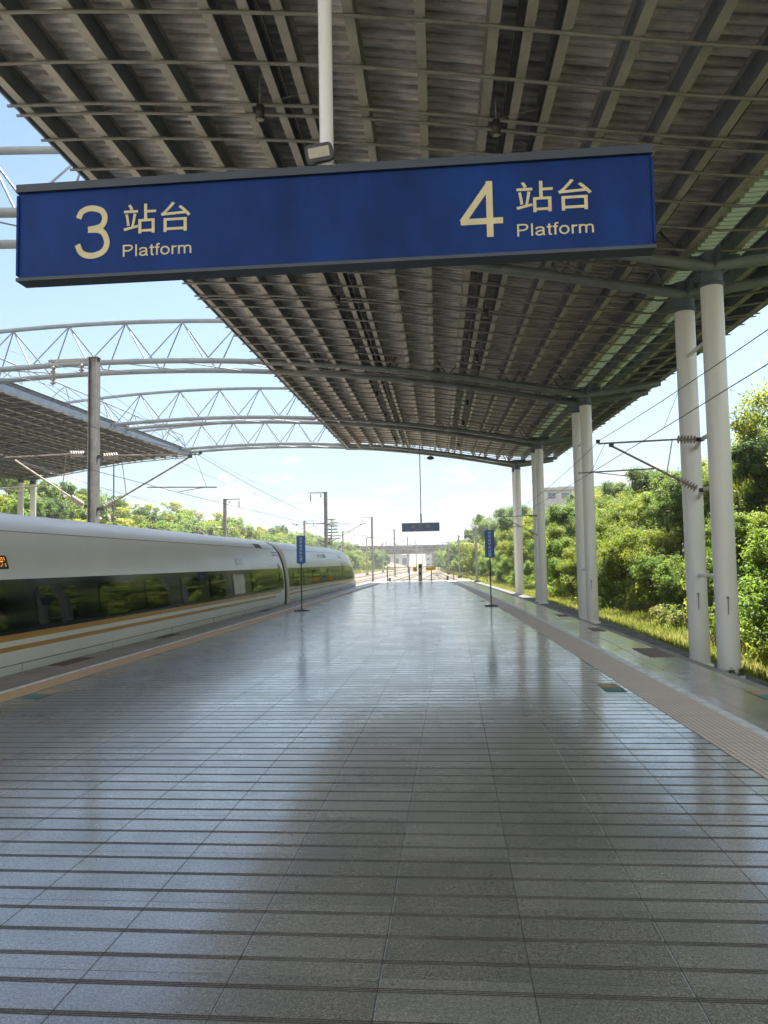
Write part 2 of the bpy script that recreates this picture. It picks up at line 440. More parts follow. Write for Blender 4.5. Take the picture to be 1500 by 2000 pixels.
M_grass = leaf_mat('grass blade', (.07, .10, .025), (.12, .15, .035), (.20, .20, .07), .45)
M_clay = mat('bare clay', (.34, .25, .15), .95, var=.25, scale=1)
# ------------------------------------------------------------------ roof frame
mm, rise = .01806, .02329
VV = Vector((-mm, 1, rise)).normalized()
UU = VV.cross(Vector((0, 0, 1))).normalized()
WW = UU.cross(VV)
def RW(u, v, w_):
    return UU*u+VV*v+WW*w_
def prof0(u):
    return float(np.interp(u, [-8.3, -6.5, -4.9, -3.2, -1.5, .4, 2.3, 4.7, 7.2, 9, 10.9], [10.62, 10.56, 10.45, 10.32, 10.16, 9.9, 9.58, 9.22, 8.92, 8.98, 9.2]))
prof = prof0
ULEFT, URIGHT, VEND, VBEG = -8.3, 10.9, 72.0, -5.0
UMID = -15.85
# ------------------------------------------------------------------ platform
def Wl(y):   # centre of the white line near the right hand edge
    return 3.02-.021*y-.000348*y*y
YS = [-46+i*1.5 for i in range(77)]
YS = [y for y in YS if y < 67.4]+[68.0]
def ribbon(fa, fb, z, name, m, ys=YS, parent=None, **t):
    mb = MB()
    vs = []
    for y in ys:
        vs += [(fa(y), y, z), (fb(y), y, z)]
    mb.add(vs, [(2*i, 2*i+1, 2*i+3, 2*i+2) for i in range(len(ys)-1)])
    me = mb.mesh(name, m)
    uv = me.uv_layers.new(name='UVMap')
    for lo in me.loops:
        k = lo.vertex_index; v = me.vertices[k].co
        uv.data[lo.index].uv = (v.x-fa(v.y), v.y)
    o = bpy.data.objects.new(name, me); COL.objects.link(o); o.parent = parent
    tag(o, **t)
    return o
XL = -6.98
edge = lambda y: Wl(y)+1.13
mb = MB()
vs = []
for y in YS:
    vs += [(XL, y, -.006), (edge(y), y, -.006), (edge(y), y, -1.9), (XL, y, -1.9)]
n = len(YS)
fs = [(4*i+k, 4*i+(k+1) % 4, 4*i+4+(k+1) % 4, 4*i+4+k) for i in range(n-1) for k in range(4)]+[(0, 1, 2, 3), (4*n-1, 4*n-2, 4*n-3, 4*n-4)]
mb.add(vs, fs)
platform = mb.build('platform', M_conc, None, kind='structure')
ribbon(lambda y: -5.64, lambda y: Wl(y)-.61, 0, 'paving', M_tile, kind='structure')
ribbon(lambda y: -6.03, lambda y: -5.64, .003, 'tactile_strip', M_tactL, kind='structure')
ribbon(lambda y: -6.14, lambda y: -6.03, .002, 'edge_line', M_whiteline, kind='structure')
ribbon(lambda y: XL, lambda y: -6.14, .0, 'edge_paving', M_leftpave, kind='structure')
ribbon(lambda y: Wl(y)-.61, lambda y: Wl(y)-.06, .003, 'tactile_strip', M_tactR, kind='structure')
ribbon(lambda y: Wl(y)-.06, lambda y: Wl(y)+.06, .002, 'edge_line', M_whiteline, kind='structure')
ribbon(lambda y: Wl(y)+.06, lambda y: Wl(y)+.98, .0, 'edge_paving', M_edgepave, kind='structure')
ribbon(lambda y: Wl(y)+.98, edge, .0, 'kerb', M_conc, kind='structure')
# covers and painted markers set in the paving
def plate(cx, cy, wx, wy, m, name, label, cat, skew=0, group=None, z=.006):
    mb = MB()
    P = [(cx-wx/2, cy-wy/2), (cx+wx/2, cy-wy/2), (cx+wx/2, cy+wy/2), (cx-wx/2, cy+wy/2)]
    mb.hexa([(a, b, .0005) for a, b in P]+[(a, b, z) for a, b in P])
    o = mb.build(name, m, None, label=label, cat=cat, group=group)
    return o
plate(3.43, 13.92, .42, 1.3, M_brownplate, 'pit_cover', 'largest rusty brown pit cover in the right edge paving, nearest the twin columns', 'cover')
plate(3.30, 18.5, .30, .9, M_brownplate, 'pit_cover', 'second rusty brown pit cover along the right platform edge', 'cover')
plate(3.17, 23.2, .30, .9, M_brownplate, 'pit_cover', 'third and smallest rusty pit cover along the right platform edge', 'cover')
plate(-6.78, 13.3, .30, 1.1, M_brownplate, 'pit_cover', 'rusty pit cover in the left edge paving beside the train windows', 'cover')
plate(-6.80, 18.0, .24, 1.1, M_concdark, 'pit_cover', 'dark pit cover beside the train, second along the left edge', 'cover')
plate(-6.80, 27.6, .26, .9, M_concdark, 'pit_cover', 'dark pit cover beside the train door near the left stop sign', 'cover')
plate(1.16, 32.1, .22, .7, M_black, 'floor_grate', 'small black grate in the paving just behind the right stop sign', 'grate')
plate(-5.40, 30.7, .30, .7, M_black, 'floor_grate', 'small black grate in the paving just behind the left stop sign', 'grate')
def marker(cx, cy, label, flip=False):
    t = empty('car_marker', (cx, cy, 0), label, 'floor marker', 'painted door position markers')
    for dy, m_, nm in ((.16, M_orange, 'ochre_half'), (-.16, M_teal, 'teal_half')):
        k = MB(); k.box((0, dy, .0045), (.25, .32, .003)); k.build(nm, m_, t)
    return t
marker(1.98, 10.2, 'ochre and teal marker plate beside the right tactile strip')
marker(3.66, 9.62, 'ochre and teal marker plate on the pink edge paving at the right of the photo')
marker(-5.42, 9.85, 'ochre and teal marker plate beside the left tactile strip near the train')
# ------------------------------------------------------------------ ground and tracks
def xr(y):   # foot of the right bank
    return 8.7 if y < 45 else 8.7-.055*(y-45) if y < 330 else -7-.02*(y-330)
def xl(y):
    return -43 if y < 110 else -43+.07*(y-110) if y < 330 else -27.6+.01*(y-330)
def gz(x, y):
    a = x-xr(y); b = xl(y)-x
    h = -1.62
    if a > 0:
        k = min(1, a/3)
        hh = 12 if y < 330 else 12+0*y
        h += min(hh, .10*a+max(0, a-1.5)*.27)*k
        h += .35*math.sin(x*.9+y*.35)*min(1, a/4)*math.cos(y*.21)
    if b > 0:
        h += min(14, b*float(np.interp(y, [60, 150, 300], [.5, .5, .3])))
        h += .3*math.sin(x*.4+y*.2)*min(1, b/4)
    return h
xs = [-850, -400, -200, -120]+[-90+3*i for i in range(31)]+[1+1.0*i for i in range(5)]+[6+.6*i for i in range(24)]+[21+3*i for i in range(14)]+[75, 110, 200, 400, 850]
ys = [-200, -100, -40, -20]+[-10+3*i for i in range(60)]+[170+10*i for i in range(25)]+[450, 600, 900, 1250]
mb = MB()
vs = [(x, y, gz(x, y)) for y in ys for x in xs]
nx = len(xs)
mb.add(vs, [(j*nx+i, j*nx+i+1, (j+1)*nx+i+1, (j+1)*nx+i) for j in range(len(ys)-1) for i in range(nx-1)], True)
mb.build('ground', M_soil, None, kind='structure')
# ballast beds
def xtr(y):  # centre of the right hand track
    if y < 66.7: return Wl(y)+2.85
    return Wl(66.7)+2.85-.0535*(y-66.7)
def bed(fa, fb, ys, name='ballast'):
    mb = MB(); vs = []
    for y in ys:
        a, b = fa(y), fb(y)
        vs += [(a-.6, y, -1.60), (a, y, -1.36), (b, y, -1.36), (b+.6, y, -1.60)]
    mb.add(vs, [(4*i+k, 4*i+k+1, 4*i+k+5, 4*i+k+4) for i in range(len(ys)-1) for k in range(3)])
    return mb.build(name, M_ballast, None, kind='structure')
yb = [-60+4*i for i in range(120)]
bed(lambda y: xtr(y)-1.45, lambda y: xtr(y)+1.55, [y for y in yb if y < 140])
bed(lambda y: -21.5, lambda y: -7.1, [y for y in yb if y < 62])
bed(lambda y: -21.5, lambda y: min(-6.9+(y-62)*.1, -3.5), [y for y in yb if y >= 58])
bed(lambda y: -28.4, lambda y: -24.3, yb)
path = MB()
path.box((-12.0, 170, -1.30), (.9, 440, .12))
path.build('cable_path', M_conc, None, kind='structure')
for x0 in (-17.3,):
    p2 = MB(); p2.box((x0, 170, -1.31), (.5, 440, .1)); p2.build('cable_path', M_conc, None, kind='structure')
def track(fx, y0, y1, label, step=3.0):
    t = empty('railway_track', (fx(y0), y0, -1.36), label, 'track', 'railway tracks')
    t.location = (0, 0, 0)
    ysr = [y0+step*i for i in range(int((y1-y0)/step)+1)]
    for s in (-1, 1):
        mb = MB(); vs = []
        for y in ysr:
            x = fx(y)+s*.7175
            vs += [(x-.07, y, -1.42), (x-.016, y, -1.38), (x-.036, y, -1.22), (x+.036, y, -1.22), (x+.016, y, -1.38), (x+.07, y, -1.42)]
        mb.add(vs, [(6*i+k, 6*i+k+1, 6*i+k+7, 6*i+k+6) for i in range(len(ysr)-1) for k in range(5)])
        mb.build('rail', M_rail, t)
    mb = MB()
    y = y0
    while y < min(y1, 260):
        mb.box((fx(y), y, -1.39), (2.5, .25, .1)); y += .62
    mb.build('sleepers', M_sleeper, t, kind='stuff')
    return t
track(lambda y: -8.75, -30, 400, 'railway track under the white train, straight on past the platform')
track(lambda y: -14.9, -30, 400, 'railway track just left of the tall steel masts behind the train')
track(lambda y: -19.6, -30, 400, 'railway track second left of the masts behind the train')
track(lambda y: -26.3, -30, 400, 'railway track beside the far platform on the left')
track(xtr, -30, 210, 'curving railway track along the right platform edge')
track(lambda y: -4.2-.9*math.exp(-(y-70)/60), 70.5, 400, 'middle railway track starting beyond the fence at the platform end')
# far platform, mirror of ours
fp = MB(); fp.box((-32.2, 22, -.95), (7.6, 90, 1.9)); fp.build('far_platform', M_conc, None, kind='structure')
# drainage ledge at the foot of the right bank
def led(y): return xr(y)-1.25
mb = MB(); vs = []
yl = [-10+3*i for i in range(45)]
for y in yl:
    a = led(y)-1.9; b = led(y)
    vs += [(a, y, -1.8), (a, y, -1.38), (b, y, -1.38), (b, y, -1.8)]
mb.add(vs, [(4*i+k, 4*i+k+1, 4*i+k+5, 4*i+k+4) for i in range(len(yl)-1) for k in range(3)])
mb.build('concrete_ledge', M_concdark, None, kind='structure')
# ------------------------------------------------------------------ canopy
BEAMS = [-8.18, -7.05, -5.9, -4.85, -3.6, -2.4, -1.25, -.1, 1.08, 2.2, 3.3, 4.4, 5.5, 6.6, 7.8, 8.8, 9.8, 10.78]
EXTRA = [-2.95, 1.62]
ROWS = [2.9, 20.1, 37.3, 54.5, 69.4]
def canopy(mirror, label, vbeg, vend):
    fu = (lambda u: 2*UMID-u) if mirror else (lambda u: u)
    prof = (lambda u: prof0(u)-.33) if mirror else prof0
    t = empty('platform_canopy', (0, 0, 0), label, 'canopy')
    # corrugated sheet
    us = [ULEFT+(URIGHT-ULEFT)*i/32 for i in range(33)]
    per = .27
    nv = int((vend-vbeg)/per)
    vv = []
    for j in range(nv):
        v0 = vbeg+j*per
        vv += [(v0, 0), (v0+.11*per/.27, 0), (v0+.125*per/.27, .075), (v0+.255*per/.27, .075)]
    vv.append((vbeg+nv*per, 0))
    for a, b, m_, nm in ((0, 25, M_sheet, 'roof_sheet'), (25, 30, M_frost, 'roof_light_panel'), (30, 32, M_sheet, 'roof_sheet')):
        if nm == 'roof_light_panel':
            a, b = 26, 29
        if nm == 'roof_sheet' and a == 0: b = 26
        if nm == 'roof_sheet' and a == 30: a = 29
        mb = MB()
        uu_ = us[a:b+1]; k = len(uu_)
        vs = [RW(fu(u), v, prof(u)+.66+z) for v, z in vv for u in uu_]
        mb.add(vs, [(j*k+i, j*k+i+1, (j+1)*k+i+1, (j+1)*k+i) for j in range(len(vv)-1) for i in range(k-1)])
        if m_ is M_sheet:   # upper skin
            vs = [RW(fu(u), v, prof(u)+.78) for v in (vbeg, vbeg+nv*per) for u in uu_]
            mb.add(vs, [(i, k+i, k+i+1, i+1) for i in range(k-1)])
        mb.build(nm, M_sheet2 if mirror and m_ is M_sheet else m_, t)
    # I beams running along
    for u in BEAMS+EXTRA:
        p = prof(u)
        mb = MB()
        x = u in EXTRA
        hw = .085; h0 = .075; h1 = .64
        for (a, b, c, d) in ((-hw, hw, h0, h0+.018), (-.006, .006, h0+.018, h1-.018), (-hw, hw, h1-.018, h1)):
            A = [RW(fu(u)+q, vbeg+.1, p+r_) for q, r_ in ((a, c), (b, c), (b, d), (a, d))]
            B = [RW(fu(u)+q, vend-.1, p+r_) for q, r_ in ((a, c), (b, c), (b, d), (a, d))]
            mb.hexa([A[0], A[1], B[1], B[0], A[3], A[2], B[2], B[3]])
        # cleats where the pipes hang on
        ob = mb.build('gutter_beam' if x else 'roof_beam', M_beam, t)
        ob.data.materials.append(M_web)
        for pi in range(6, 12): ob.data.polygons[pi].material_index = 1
    # cross pipes
    vs_ = []
    v = 2.7-4*1.333
    while v < vend-.3:
        vs_.append(v); v += 1.333
    v = 3.05+.0
    while v < vend: 
        vs_.append(v); v += 12.0
    upts = [ULEFT-.18]+[ULEFT+(URIGHT-ULEFT)*i/24 for i in range(1, 24)]+[URIGHT+.15]
    for v in sorted(vs_):
        if v < vbeg: continue
        mb = MB()
        mb.tube([RW(fu(u), v, prof(u)+.035) for u in upts], .032, 6)
        for u in BEAMS[1:-1]:
            mb.box(RW(fu(u)+.075, v, prof(u)+.08), (.05, .05, .04))
        mb.build('cross_pipe', M_purlin, t)
    # cable conduits clipped along two beams
    for u in (-2.7, 1.42, 5.62):
        mb = MB(); mb.tube([RW(fu(u), v, prof(u)+.13) for v in (vbeg+.2, vend-.4)], .022, 6); mb.build('conduit', M_dark, t)
    # end fascia pipes and side fascia
    for vq in (vend-.02, vend-.22):
        mb = MB(); mb.tube([RW(fu(u), vq, prof(u)+(.05 if vq > vend-.1 else .2)) for u in upts], .05, 6); mb.build('edge_pipe', M_truss, t)
    for u, hgt in ((ULEFT-.08, .40), (URIGHT+.05, .40)):
        mb = MB()
        A = [RW(fu(u)+q, vbeg, prof(u)+r_) for q, r_ in ((-.02, .06), (.02, .06), (.02, .06+hgt), (-.02, .06+hgt))]
        B = [RW(fu(u)+q, vend, prof(u)+r_) for q, r_ in ((-.02, .06), (.02, .06), (.02, .06+hgt), (-.02, .06+hgt))]
        mb.hexa([A[0], A[1], B[1], B[0], A[3], A[2], B[2], B[3]])
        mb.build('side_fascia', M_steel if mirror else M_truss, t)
    return t
canopy(False, 'broad corrugated canopy overhead covering the near platform', VBEG, VEND)
canopy(True, 'corrugated canopy over the far platform at the left edge of the photo', 8.0, VEND)
# arched trusses spanning both canopies
def arch(u):
    a = abs(u-UMID)
    if a <= 23.05: return 11.08-.00468*a*a
    return 8.59+(a-23.05)*.14
def truss(v, label):
    t = empty('roof_truss', RW(UMID, v+1.1, 0), label, 'truss', 'arched roof trusses across the tracks')
    inv = Vector(t.location)
    def T(u, dv, w_): return RW(u, v+dv, w_)-inv
    L_ = -42.4; Rr = 10.7
    ub = [L_+(Rr-L_)*i/44 for i in range(45)]
    for dv in (0, 2.2):
        mb = MB(); mb.tube([T(u, dv, arch(u)-.02) for u in ub], .14, 14); mb.build('bottom_chord', M_truss, t)
    ut = [UMID+(-21+42*i/40) for i in range(41)]
    mb = MB(); mb.tube([T(u, 1.1, arch(u)+2.3) for u in ut], .115, 12); mb.build('top_chord', M_truss, t)
    br = MB(); n_ = 14; st = 42/n_
    for i in range(n_+1):
        uc = UMID-21+st*i
        for dv in (0, 2.2):
            for s in (-1, 1):
                ue = uc+s*st/2
                if abs(ue-UMID) < 23:
                    br.tube([T(uc, 1.1, arch(uc)+2.25), T(ue, dv, arch(ue)-.03)], .036, 6)
    br.build('web_bracing', M_truss, t)
    lb = MB()
    for i in range(n_):
        ua = UMID-21+st*(i+.5)
        lb.tube([T(ua-st/2+ (0 if i % 2 else 0), 0, arch(ua-st/2)-.05), T(ua+st/2, 2.2, arch(ua+st/2)-.05)], .028, 6)
    lb.build('flat_bracing', M_truss, t)
    return t
for v, s in zip(ROWS[:], ['nearest arched pipe truss, almost overhead', 'arched pipe truss passing behind the big platform sign', 'arched pipe truss just above the first tall mast', 'third arched pipe truss from the big sign, lower in the picture', 'farthest and lowest arched pipe truss, at the canopy end']):
    truss(v, s)
# lattice on the edge of the far canopy
t = empty('edge_lattice', RW(-23.4, 8, 11), 'thin triangular lattice running along the top edge of the far canopy', 'lattice')
inv = Vector(t.location)
rl = MB(); rl.tube([RW(-23.9, v, 12.35)-inv for v in np.linspace(8, 71, 12)], .045, 6); rl.tube([RW(-25.0, v, 11.45)-inv for v in np.linspace(8, 71, 12)], .035, 6)
rl.build('rail_pipe', M_truss, t)
pb_ = MB()
for i in range(12):
    v = 8+i*5.73
    pb_.tube([RW(-23.9, v, 12.35)-inv, RW(-23.6, v, 11.25)-inv], .03, 6)
    pb_.tube([RW(-23.9, v, 12.35)-inv, RW(-23.6, min(v+5.73, 71), 11.25)-inv], .025, 6)
    pb_.tube([RW(-23.9, v, 12.35)-inv, RW(-25.0, v, 11.45)-inv], .025, 6)
pb_.build('lattice_bars', M_truss, t)
# ------------------------------------------------------------------ columns
def column(u, v, wsh, label, group, mirror=False, far=False):
    base = RW(u, v, 0); x, y = base.x, base.y
    gzv = -1.75 if y < 60 else -2.3
    t = empty('canopy_column', (x, y, gzv), label, 'column', group)
    zsh = RW(u, v, wsh).z; ztop = RW(u, v, 8.98).z
    mb = MB(); mb.tube([(0, 0, 0), (0, 0, zsh-gzv)], .275, 32)
    mb.lathe([(.28, 0), (.36, .02), (.36, .42), (.28, .45)], n=32)
    mb.build('shaft', M_column, t)
    mb = MB()
    for zs_ in (3.1, 5.9, 8.3):
        mb.lathe([(.2755, zs_-.012), (.2785, zs_-.004), (.2785, zs_+.004), (.2755, zs_+.012)], n=32)
    mb.build('weld_seam', M_column, t)
    if y < 38:
        mb = MB(); mb.tube([(-.06, -.27, 1.95), (-.06, -.31, 2.0), (-.06, -.31, 2.35)], .012, 6); mb.lathe([(0, 0), (.03, 0), (.03, .05), (0, .06)], c=(-.06, -.31, 2.35), n=8); mb.build('pipe_stub', M_galv, t)
    mb = MB(); mb.tube([(0, 0, zsh-gzv-.02), (0, 0, ztop-gzv)], .285, 32); mb.lathe([(.285, zsh-gzv-.02), (.305, zsh-gzv-.02), (.305, zsh-gzv+.06), (.285, zsh-gzv+.06)], n=32)
    s = -1 if mirror else 1
    for a in (0, 90, 180, 270):
        M_ = Matrix.Rotation(R(a), 3, 'Z')
        P = [Vector((.27, -.012, zsh-gzv+.35)), Vector((.75, -.012, ztop-gzv-.12)), Vector((.75, -.012, ztop-gzv)), Vector((.27, -.012, ztop-gzv))]
        Q = [p+Vector((0, .024, 0)) for p in P]
        mb.hexa([M_ @ p for p in (P[0], P[1], Q[1], Q[0], P[3], P[2], Q[2], Q[3])])
    mb.build('steel_head', M_steel, t)
    return t
cl = [('nearest', ROWS[1]), ('second', ROWS[2]), ('third', ROWS[3]), ('farthest', ROWS[4])]
for nm, v in cl:
    column(7.2, v, 8.15, f'{nm} white column pair on the right: its thicker near column with a blue grey head', 'white columns carrying the right side of the canopy')
    column(7.2, v+2.2, 8.15, f'{nm} white column pair on the right: its column standing behind', 'white columns carrying the right side of the canopy')
column(7.2, ROWS[0], 8.15, 'white column beside the photographer, out of the frame', 'white columns carrying the right side of the canopy')
for v, nm in ((ROWS[4], 'right hand one of the two white columns under the far canopy'), (ROWS[4]+2.2, 'left hand one of the two white columns under the far canopy')):
    column(2*UMID-7.2, v, 8.15, nm, 'white columns under the far canopy', True)
for v in ROWS[1:4]:
    column(2*UMID-7.2, v, 8.15, 'white column of the far canopy hidden beyond the left of the photo', 'white columns of the far canopy out of view', True)
def strut(v, z, label):
    a = RW(7.2, v, 0); b = RW(7.2, v+2.2, 0)
    t = MB(); t.tube([(a.x, a.y+.27, z), (b.x, b.y-.27, z)], .055, 10)
    t.tube([(a.x, a.y+.26, z), (a.x, a.y+.29, z)], .1, 10); t.tube([(b.x, b.y-.29, z), (b.x, b.y-.26, z)], .1, 10)
    return t.build('column_strut', M_column, None, label=label, cat='strut', group='pipe struts between paired columns')
for (nm, v) in cl[:3]:
    strut(v, 1.15, f'low white pipe strut between the {nm} pair of columns')
    strut(v, 7.35, f'high white pipe strut between the {nm} pair of columns')
# ------------------------------------------------------------------ ceiling lamps
def ceiling_lamp(u, v, label, drop=.0, w_=None):
    top = RW(u, v, prof(u)+.5); bot = RW(u, v, (w_ if w_ else prof(u)-.55))
    t = empty('hanging_lamp', tuple(bot), label, 'lamp', 'cylindrical lamps under the canopy')
    mb = MB(); mb.lathe([(0, .30), (.06, .30), (.085, .27), (.085, 0), (.078, 0), (.074, .03)], n=24); mb.build('lamp_housing', M_dark, t)
    mb = MB(); mb.lathe([(.074, .012), (.05, .002), (0, 0)], n=24); mb.build('lens', M_lens, t)
    mb = MB(); mb.tube([(0, 0, .30), (0, 0, top.z-bot.z)], .013, 6)
    for s in (-1, 1): mb.tube([(0, 0, .31), (s*.9, .1, .55)], .008, 5)
    mb.build('stem', M_purlin, t)
    return t
k = 0
for u0, side in ((-3.2, 'left'), (1.25, 'right')):
    for i, v in enumerate((14.2, 25.6, 31.8, 42, 49, 60)):
        if side == 'right' and i > 0: uu0 = 1.75
        else: uu0 = u0
        o_ = ['nearest', 'second', 'third', 'fourth', 'fifth', 'farthest'][i]
        ceiling_lamp(uu0, v, f'{o_} cylindrical lamp of the {side} row under the canopy')
t = empty('pendant_lamp', tuple(RW(-.55, 70.6, 9.55)), 'round pendant lamp hanging at the far end of the canopy', 'lamp')
mb = MB(); mb.lathe([(0, .14), (.2, .1), (.34, -.02), (.36, -.1), (.2, -.2), (0, -.24)], n=20); mb.build('lamp_bowl', M_dark, t)
mb = MB(); mb.tube([(0, 0, .1), (0, 0, 1.1)], .03, 6); mb.build('stem', M_dark, t)
# ------------------------------------------------------------------ text
def text_obj(s, size, m, parent, mtx, ext=.002, name='lettering', bold=0):
    cu = bpy.data.curves.new('t', 'FONT')
    cu.body = s; cu.size = size; cu.extrude = ext; cu.align_x = 'LEFT'; cu.offset = bold
    o = bpy.data.objects.new('t', cu); COL.objects.link(o)
    bpy.context.view_layer.update()
    me = bpy.data.meshes.new_from_object(o.evaluated_get(bpy.context.evaluated_depsgraph_get()))
    bpy.data.objects.remove(o)
    me.materials.clear(); me.materials.append(m)
    return me
def text_fit(s, m, parent, x0, x1, z0, z1, y, name='lettering', bold=0):
    """text standing in the XZ plane facing -Y, fitted into the box x0..x1, z0..z1"""
    me = text_obj(s, 1.0, m, parent, None, ext=.004, bold=bold)
    co = np.array([v.co[:] for v in me.vertices])
    lo, hi = co.min(0), co.max(0)
    sx_ = (x1-x0)/(hi[0]-lo[0]); sz_ = (z1-z0)/(hi[1]-lo[1])
    for v in me.vertices:
        a, b, c = v.co
        v.co = (x0+(a-lo[0])*sx_, y-.0035 if c > 0 else y-.0005, z0+(b-lo[1])*sz_)
    o = bpy.data.objects.new(name, me); COL.objects.link(o); o.parent = parent
    return o
def smooth(P, n=6):
    out = []
    for i in range(len(P)-1):
        p0, p1, p2, p3 = P[max(i-1, 0)], P[i], P[i+1], P[min(i+2, len(P)-1)]
        for k in range(n):
            t = k/n
            out.append(tuple(.5*((2*p1[j])+(-p0[j]+p2[j])*t+(2*p0[j]-5*p1[j]+4*p2[j]-p3[j])*t*t+(-p0[j]+3*p1[j]-3*p2[j]+p3[j])*t**3) for j in (0, 1)))
    return out+[P[-1]]
C_ = lambda *p: smooth(list(p))
GL = {
 '3': (.556, [C_((.075, .545), (.125, .635), (.255, .672), (.40, .630), (.445, .53), (.39, .425), (.21, .388)), C_((.21, .388), (.40, .362), (.475, .215), (.42, .09), (.26, .042), (.12, .085), (.06, .20))]),
 '4': (.556, [[(.375, 0), (.375, .716)], [(.385, .69), (.05, .205)], [(.03, .205), (.53, .205)]]),
 'P': (.667, [[(.125, 0), (.125, .716)], [(.09, .675), (.36, .675)]+C_((.36, .675), (.50, .650), (.565, .535), (.50, .405), (.36, .345))+[(.125, .345)]]),
 'l': (.222, [[(.11, 0), (.11, .716)]]),
 'a': (.556, [C_((.075, .36), (.13, .45), (.27, .48), (.40, .435), (.425, .33), (.425, .12), (.47, 0)), C_((.42, .29), (.20, .25), (.08, .14), (.17, .035), (.34, .06), (.425, .18))]),
 't': (.278, [[(.14, .66), (.14, .12)]+C_((.14, .12), (.165, .04), (.26, .04)), [(.02, .48), (.26, .48)]]),
 'f': (.278, [[(.14, 0), (.14, .58)]+C_((.14, .58), (.18, .665), (.29, .675)), [(.02, .48), (.26, .48)]]),
 'o': (.556, [[(.278+.2*math.cos(a*math.pi/12), .26+.225*math.sin(a*math.pi/12)) for a in range(25)]]),
 'r': (.333, [[(.11, 0), (.11, .52)], C_((.11, .33), (.17, .44), (.33, .47))]),
 'm': (.833, [[(.11, 0), (.11, .52)], C_((.11, .34), (.18, .45), (.29, .475), (.385, .43), (.405, .34))+[(.405, 0)], C_((.405, .34), (.47, .45), (.58, .475), (.68, .43), (.71, .34))+[(.71, 0)]]),
}
def stroke_text(s, m, parent, x0, x1, z0, z1, y, name, wd=.088):
    V_, F_ = [], []; pen = 0
    for ch in s:
        adv, lines = GL[ch]
        for ln in lines:
            q = [ln[0]]
            for p in ln[1:]:
                if math.dist(p, q[-1]) > 1e-4: q.append(p)
            n = len(q); o = len(V_)
            for i, p in enumerate(q):
                a = q[max(i-1, 0)]; b = q[min(i+1, n-1)]
                d = math.dist(a, b) or 1; nx_, ny_ = -(b[1]-a[1])/d, (b[0]-a[0])/d
                for s_ in (1, -1): V_.append((pen+p[0]+s_*nx_*wd/2, p[1]+s_*ny_*wd/2))
            F_ += [(o+2*i, o+2*i+1, o+2*i+3, o+2*i+2) for i in range(n-1)]
        pen += adv
    A = np.array(V_); lo, hi = A.min(0), A.max(0)
    mb = MB()
    pts = [(x0+(a-lo[0])/(hi[0]-lo[0])*(x1-x0), y-.0022-.00002*(i % 7), z0+(b-lo[1])/(hi[1]-lo[1])*(z1-z0)) for i, (a, b) in enumerate(V_)]
    mb.add(pts, F_)
    return mb.build(name, m, parent)
# ------------------------------------------------------------------ big sign
SY = 5.0
t = empty('platform_sign', (-.81, SY, 3.64), 'big blue hanging sign reading 3 and 4 Platform close overhead', 'sign')
hwid = 2.17
mb = MB(); mb.box((0, .075, .335), (2*hwid-.02, .12, .608)); mb.build('sign_box', M_signblue, t)
mb = MB(); mb.box((0, .07, .668), (2*hwid, .16, .055)); mb.build('top_cap', M_signframe, t)
mb = MB(); mb.box((0, .068, .020), (2*hwid, .14, .022)); mb.build('bottom_rim', M_signframe, t)
for s in (-1, 1):
    mb = MB(); mb.box((s*(hwid-.006), .070, .335), (.015, .138, .57)); mb.build('end_plate', M_signblue, t)
yf = .0145
X = lambda a: a+.81
Z = lambda a: a-3.64
stroke_text('3', M_cream, t, X(-2.56), X(-2.31), Z(3.785), Z(4.165), yf, 'numeral', .078)
text_fit('站台', M_cream, t, X(-2.21), X(-1.735), Z(3.945), Z(4.155), yf, 'chinese_lettering', .004)
stroke_text('Platform', M_cream, t, X(-2.215), X(-1.73), Z(3.785), Z(3.87), yf, 'english_lettering')
stroke_text('4', M_cream, t, X(.10), X(.385), Z(3.785), Z(4.165), yf, 'numeral', .078)
text_fit('站台', M_cream, t, X(.475), X(.965), Z(3.935), Z(4.145), yf, 'chinese_lettering', .004)
stroke_text('Platform', M_cream, t, X(.475), X(.97), Z(3.775), Z(3.86), yf, 'english_lettering')
mb = MB(); mb.tube([(.015, .075, .69), (.015, .075, 6.9)], .048, 20); mb.lathe([(.048, .70), (.075, .70), (.075, .72), (.048, .72)], c=(.015, .075, 0), n=20)
mb.build('hanging_pole', M_column, t)
fl = empty('floodlight', (-.83, SY-.03, 4.335), 'small black floodlight clamped on top of the big blue sign', 'floodlight')
fm = Matrix.Rotation(R(-7), 3, 'Y') @ Matrix.Rotation(R(12), 3, 'X')
def rrect(w_, h_, r_, d0, d1, M_, off, n_=6):
    pts = []
    for cx, cz, a0 in ((w_/2-r_, h_/2-r_, 0), (-w_/2+r_, h_/2-r_, 90), (-w_/2+r_, -h_/2+r_, 180), (w_/2-r_, -h_/2+r_, 270)):
        for i in range(n_+1):
            a = R(a0+90*i/n_); pts.append((cx+r_*math.cos(a), cz+r_*math.sin(a)))
    A = [M_ @ Vector((x, d0, z))+Vector(off) for x, z in pts]; B = [M_ @ Vector((x, d1, z))+Vector(off) for x, z in pts]
    n = len(pts); k_ = MB()
    k_.add(A+B, [tuple(range(n)), tuple(range(2*n-1, n-1, -1))]+[(i, (i+1) % n, n+(i+1) % n, n+i) for i in range(n)])
    return k_
k_ = rrect(.188, .112, .03, -.02, .03, fm, (0, 0, .075)); k_.build('lamp_housing', M_black, fl)
k_ = rrect(.142, .066, .004, -.0225, -.019, fm, (0, 0, .075)); k_.build('lens', M_lens, fl)
mb = MB(); mb.tube([(-.09, .0, .075), (-.09, .03, .0), (.09, .03, 0), (.09, 0, .075)], .006, 6); mb.tube([(.06, .04, .12), (.10, .06, .04), (.13, .08, 0)], .005, 5); mb.build('bracket', M_black, fl)
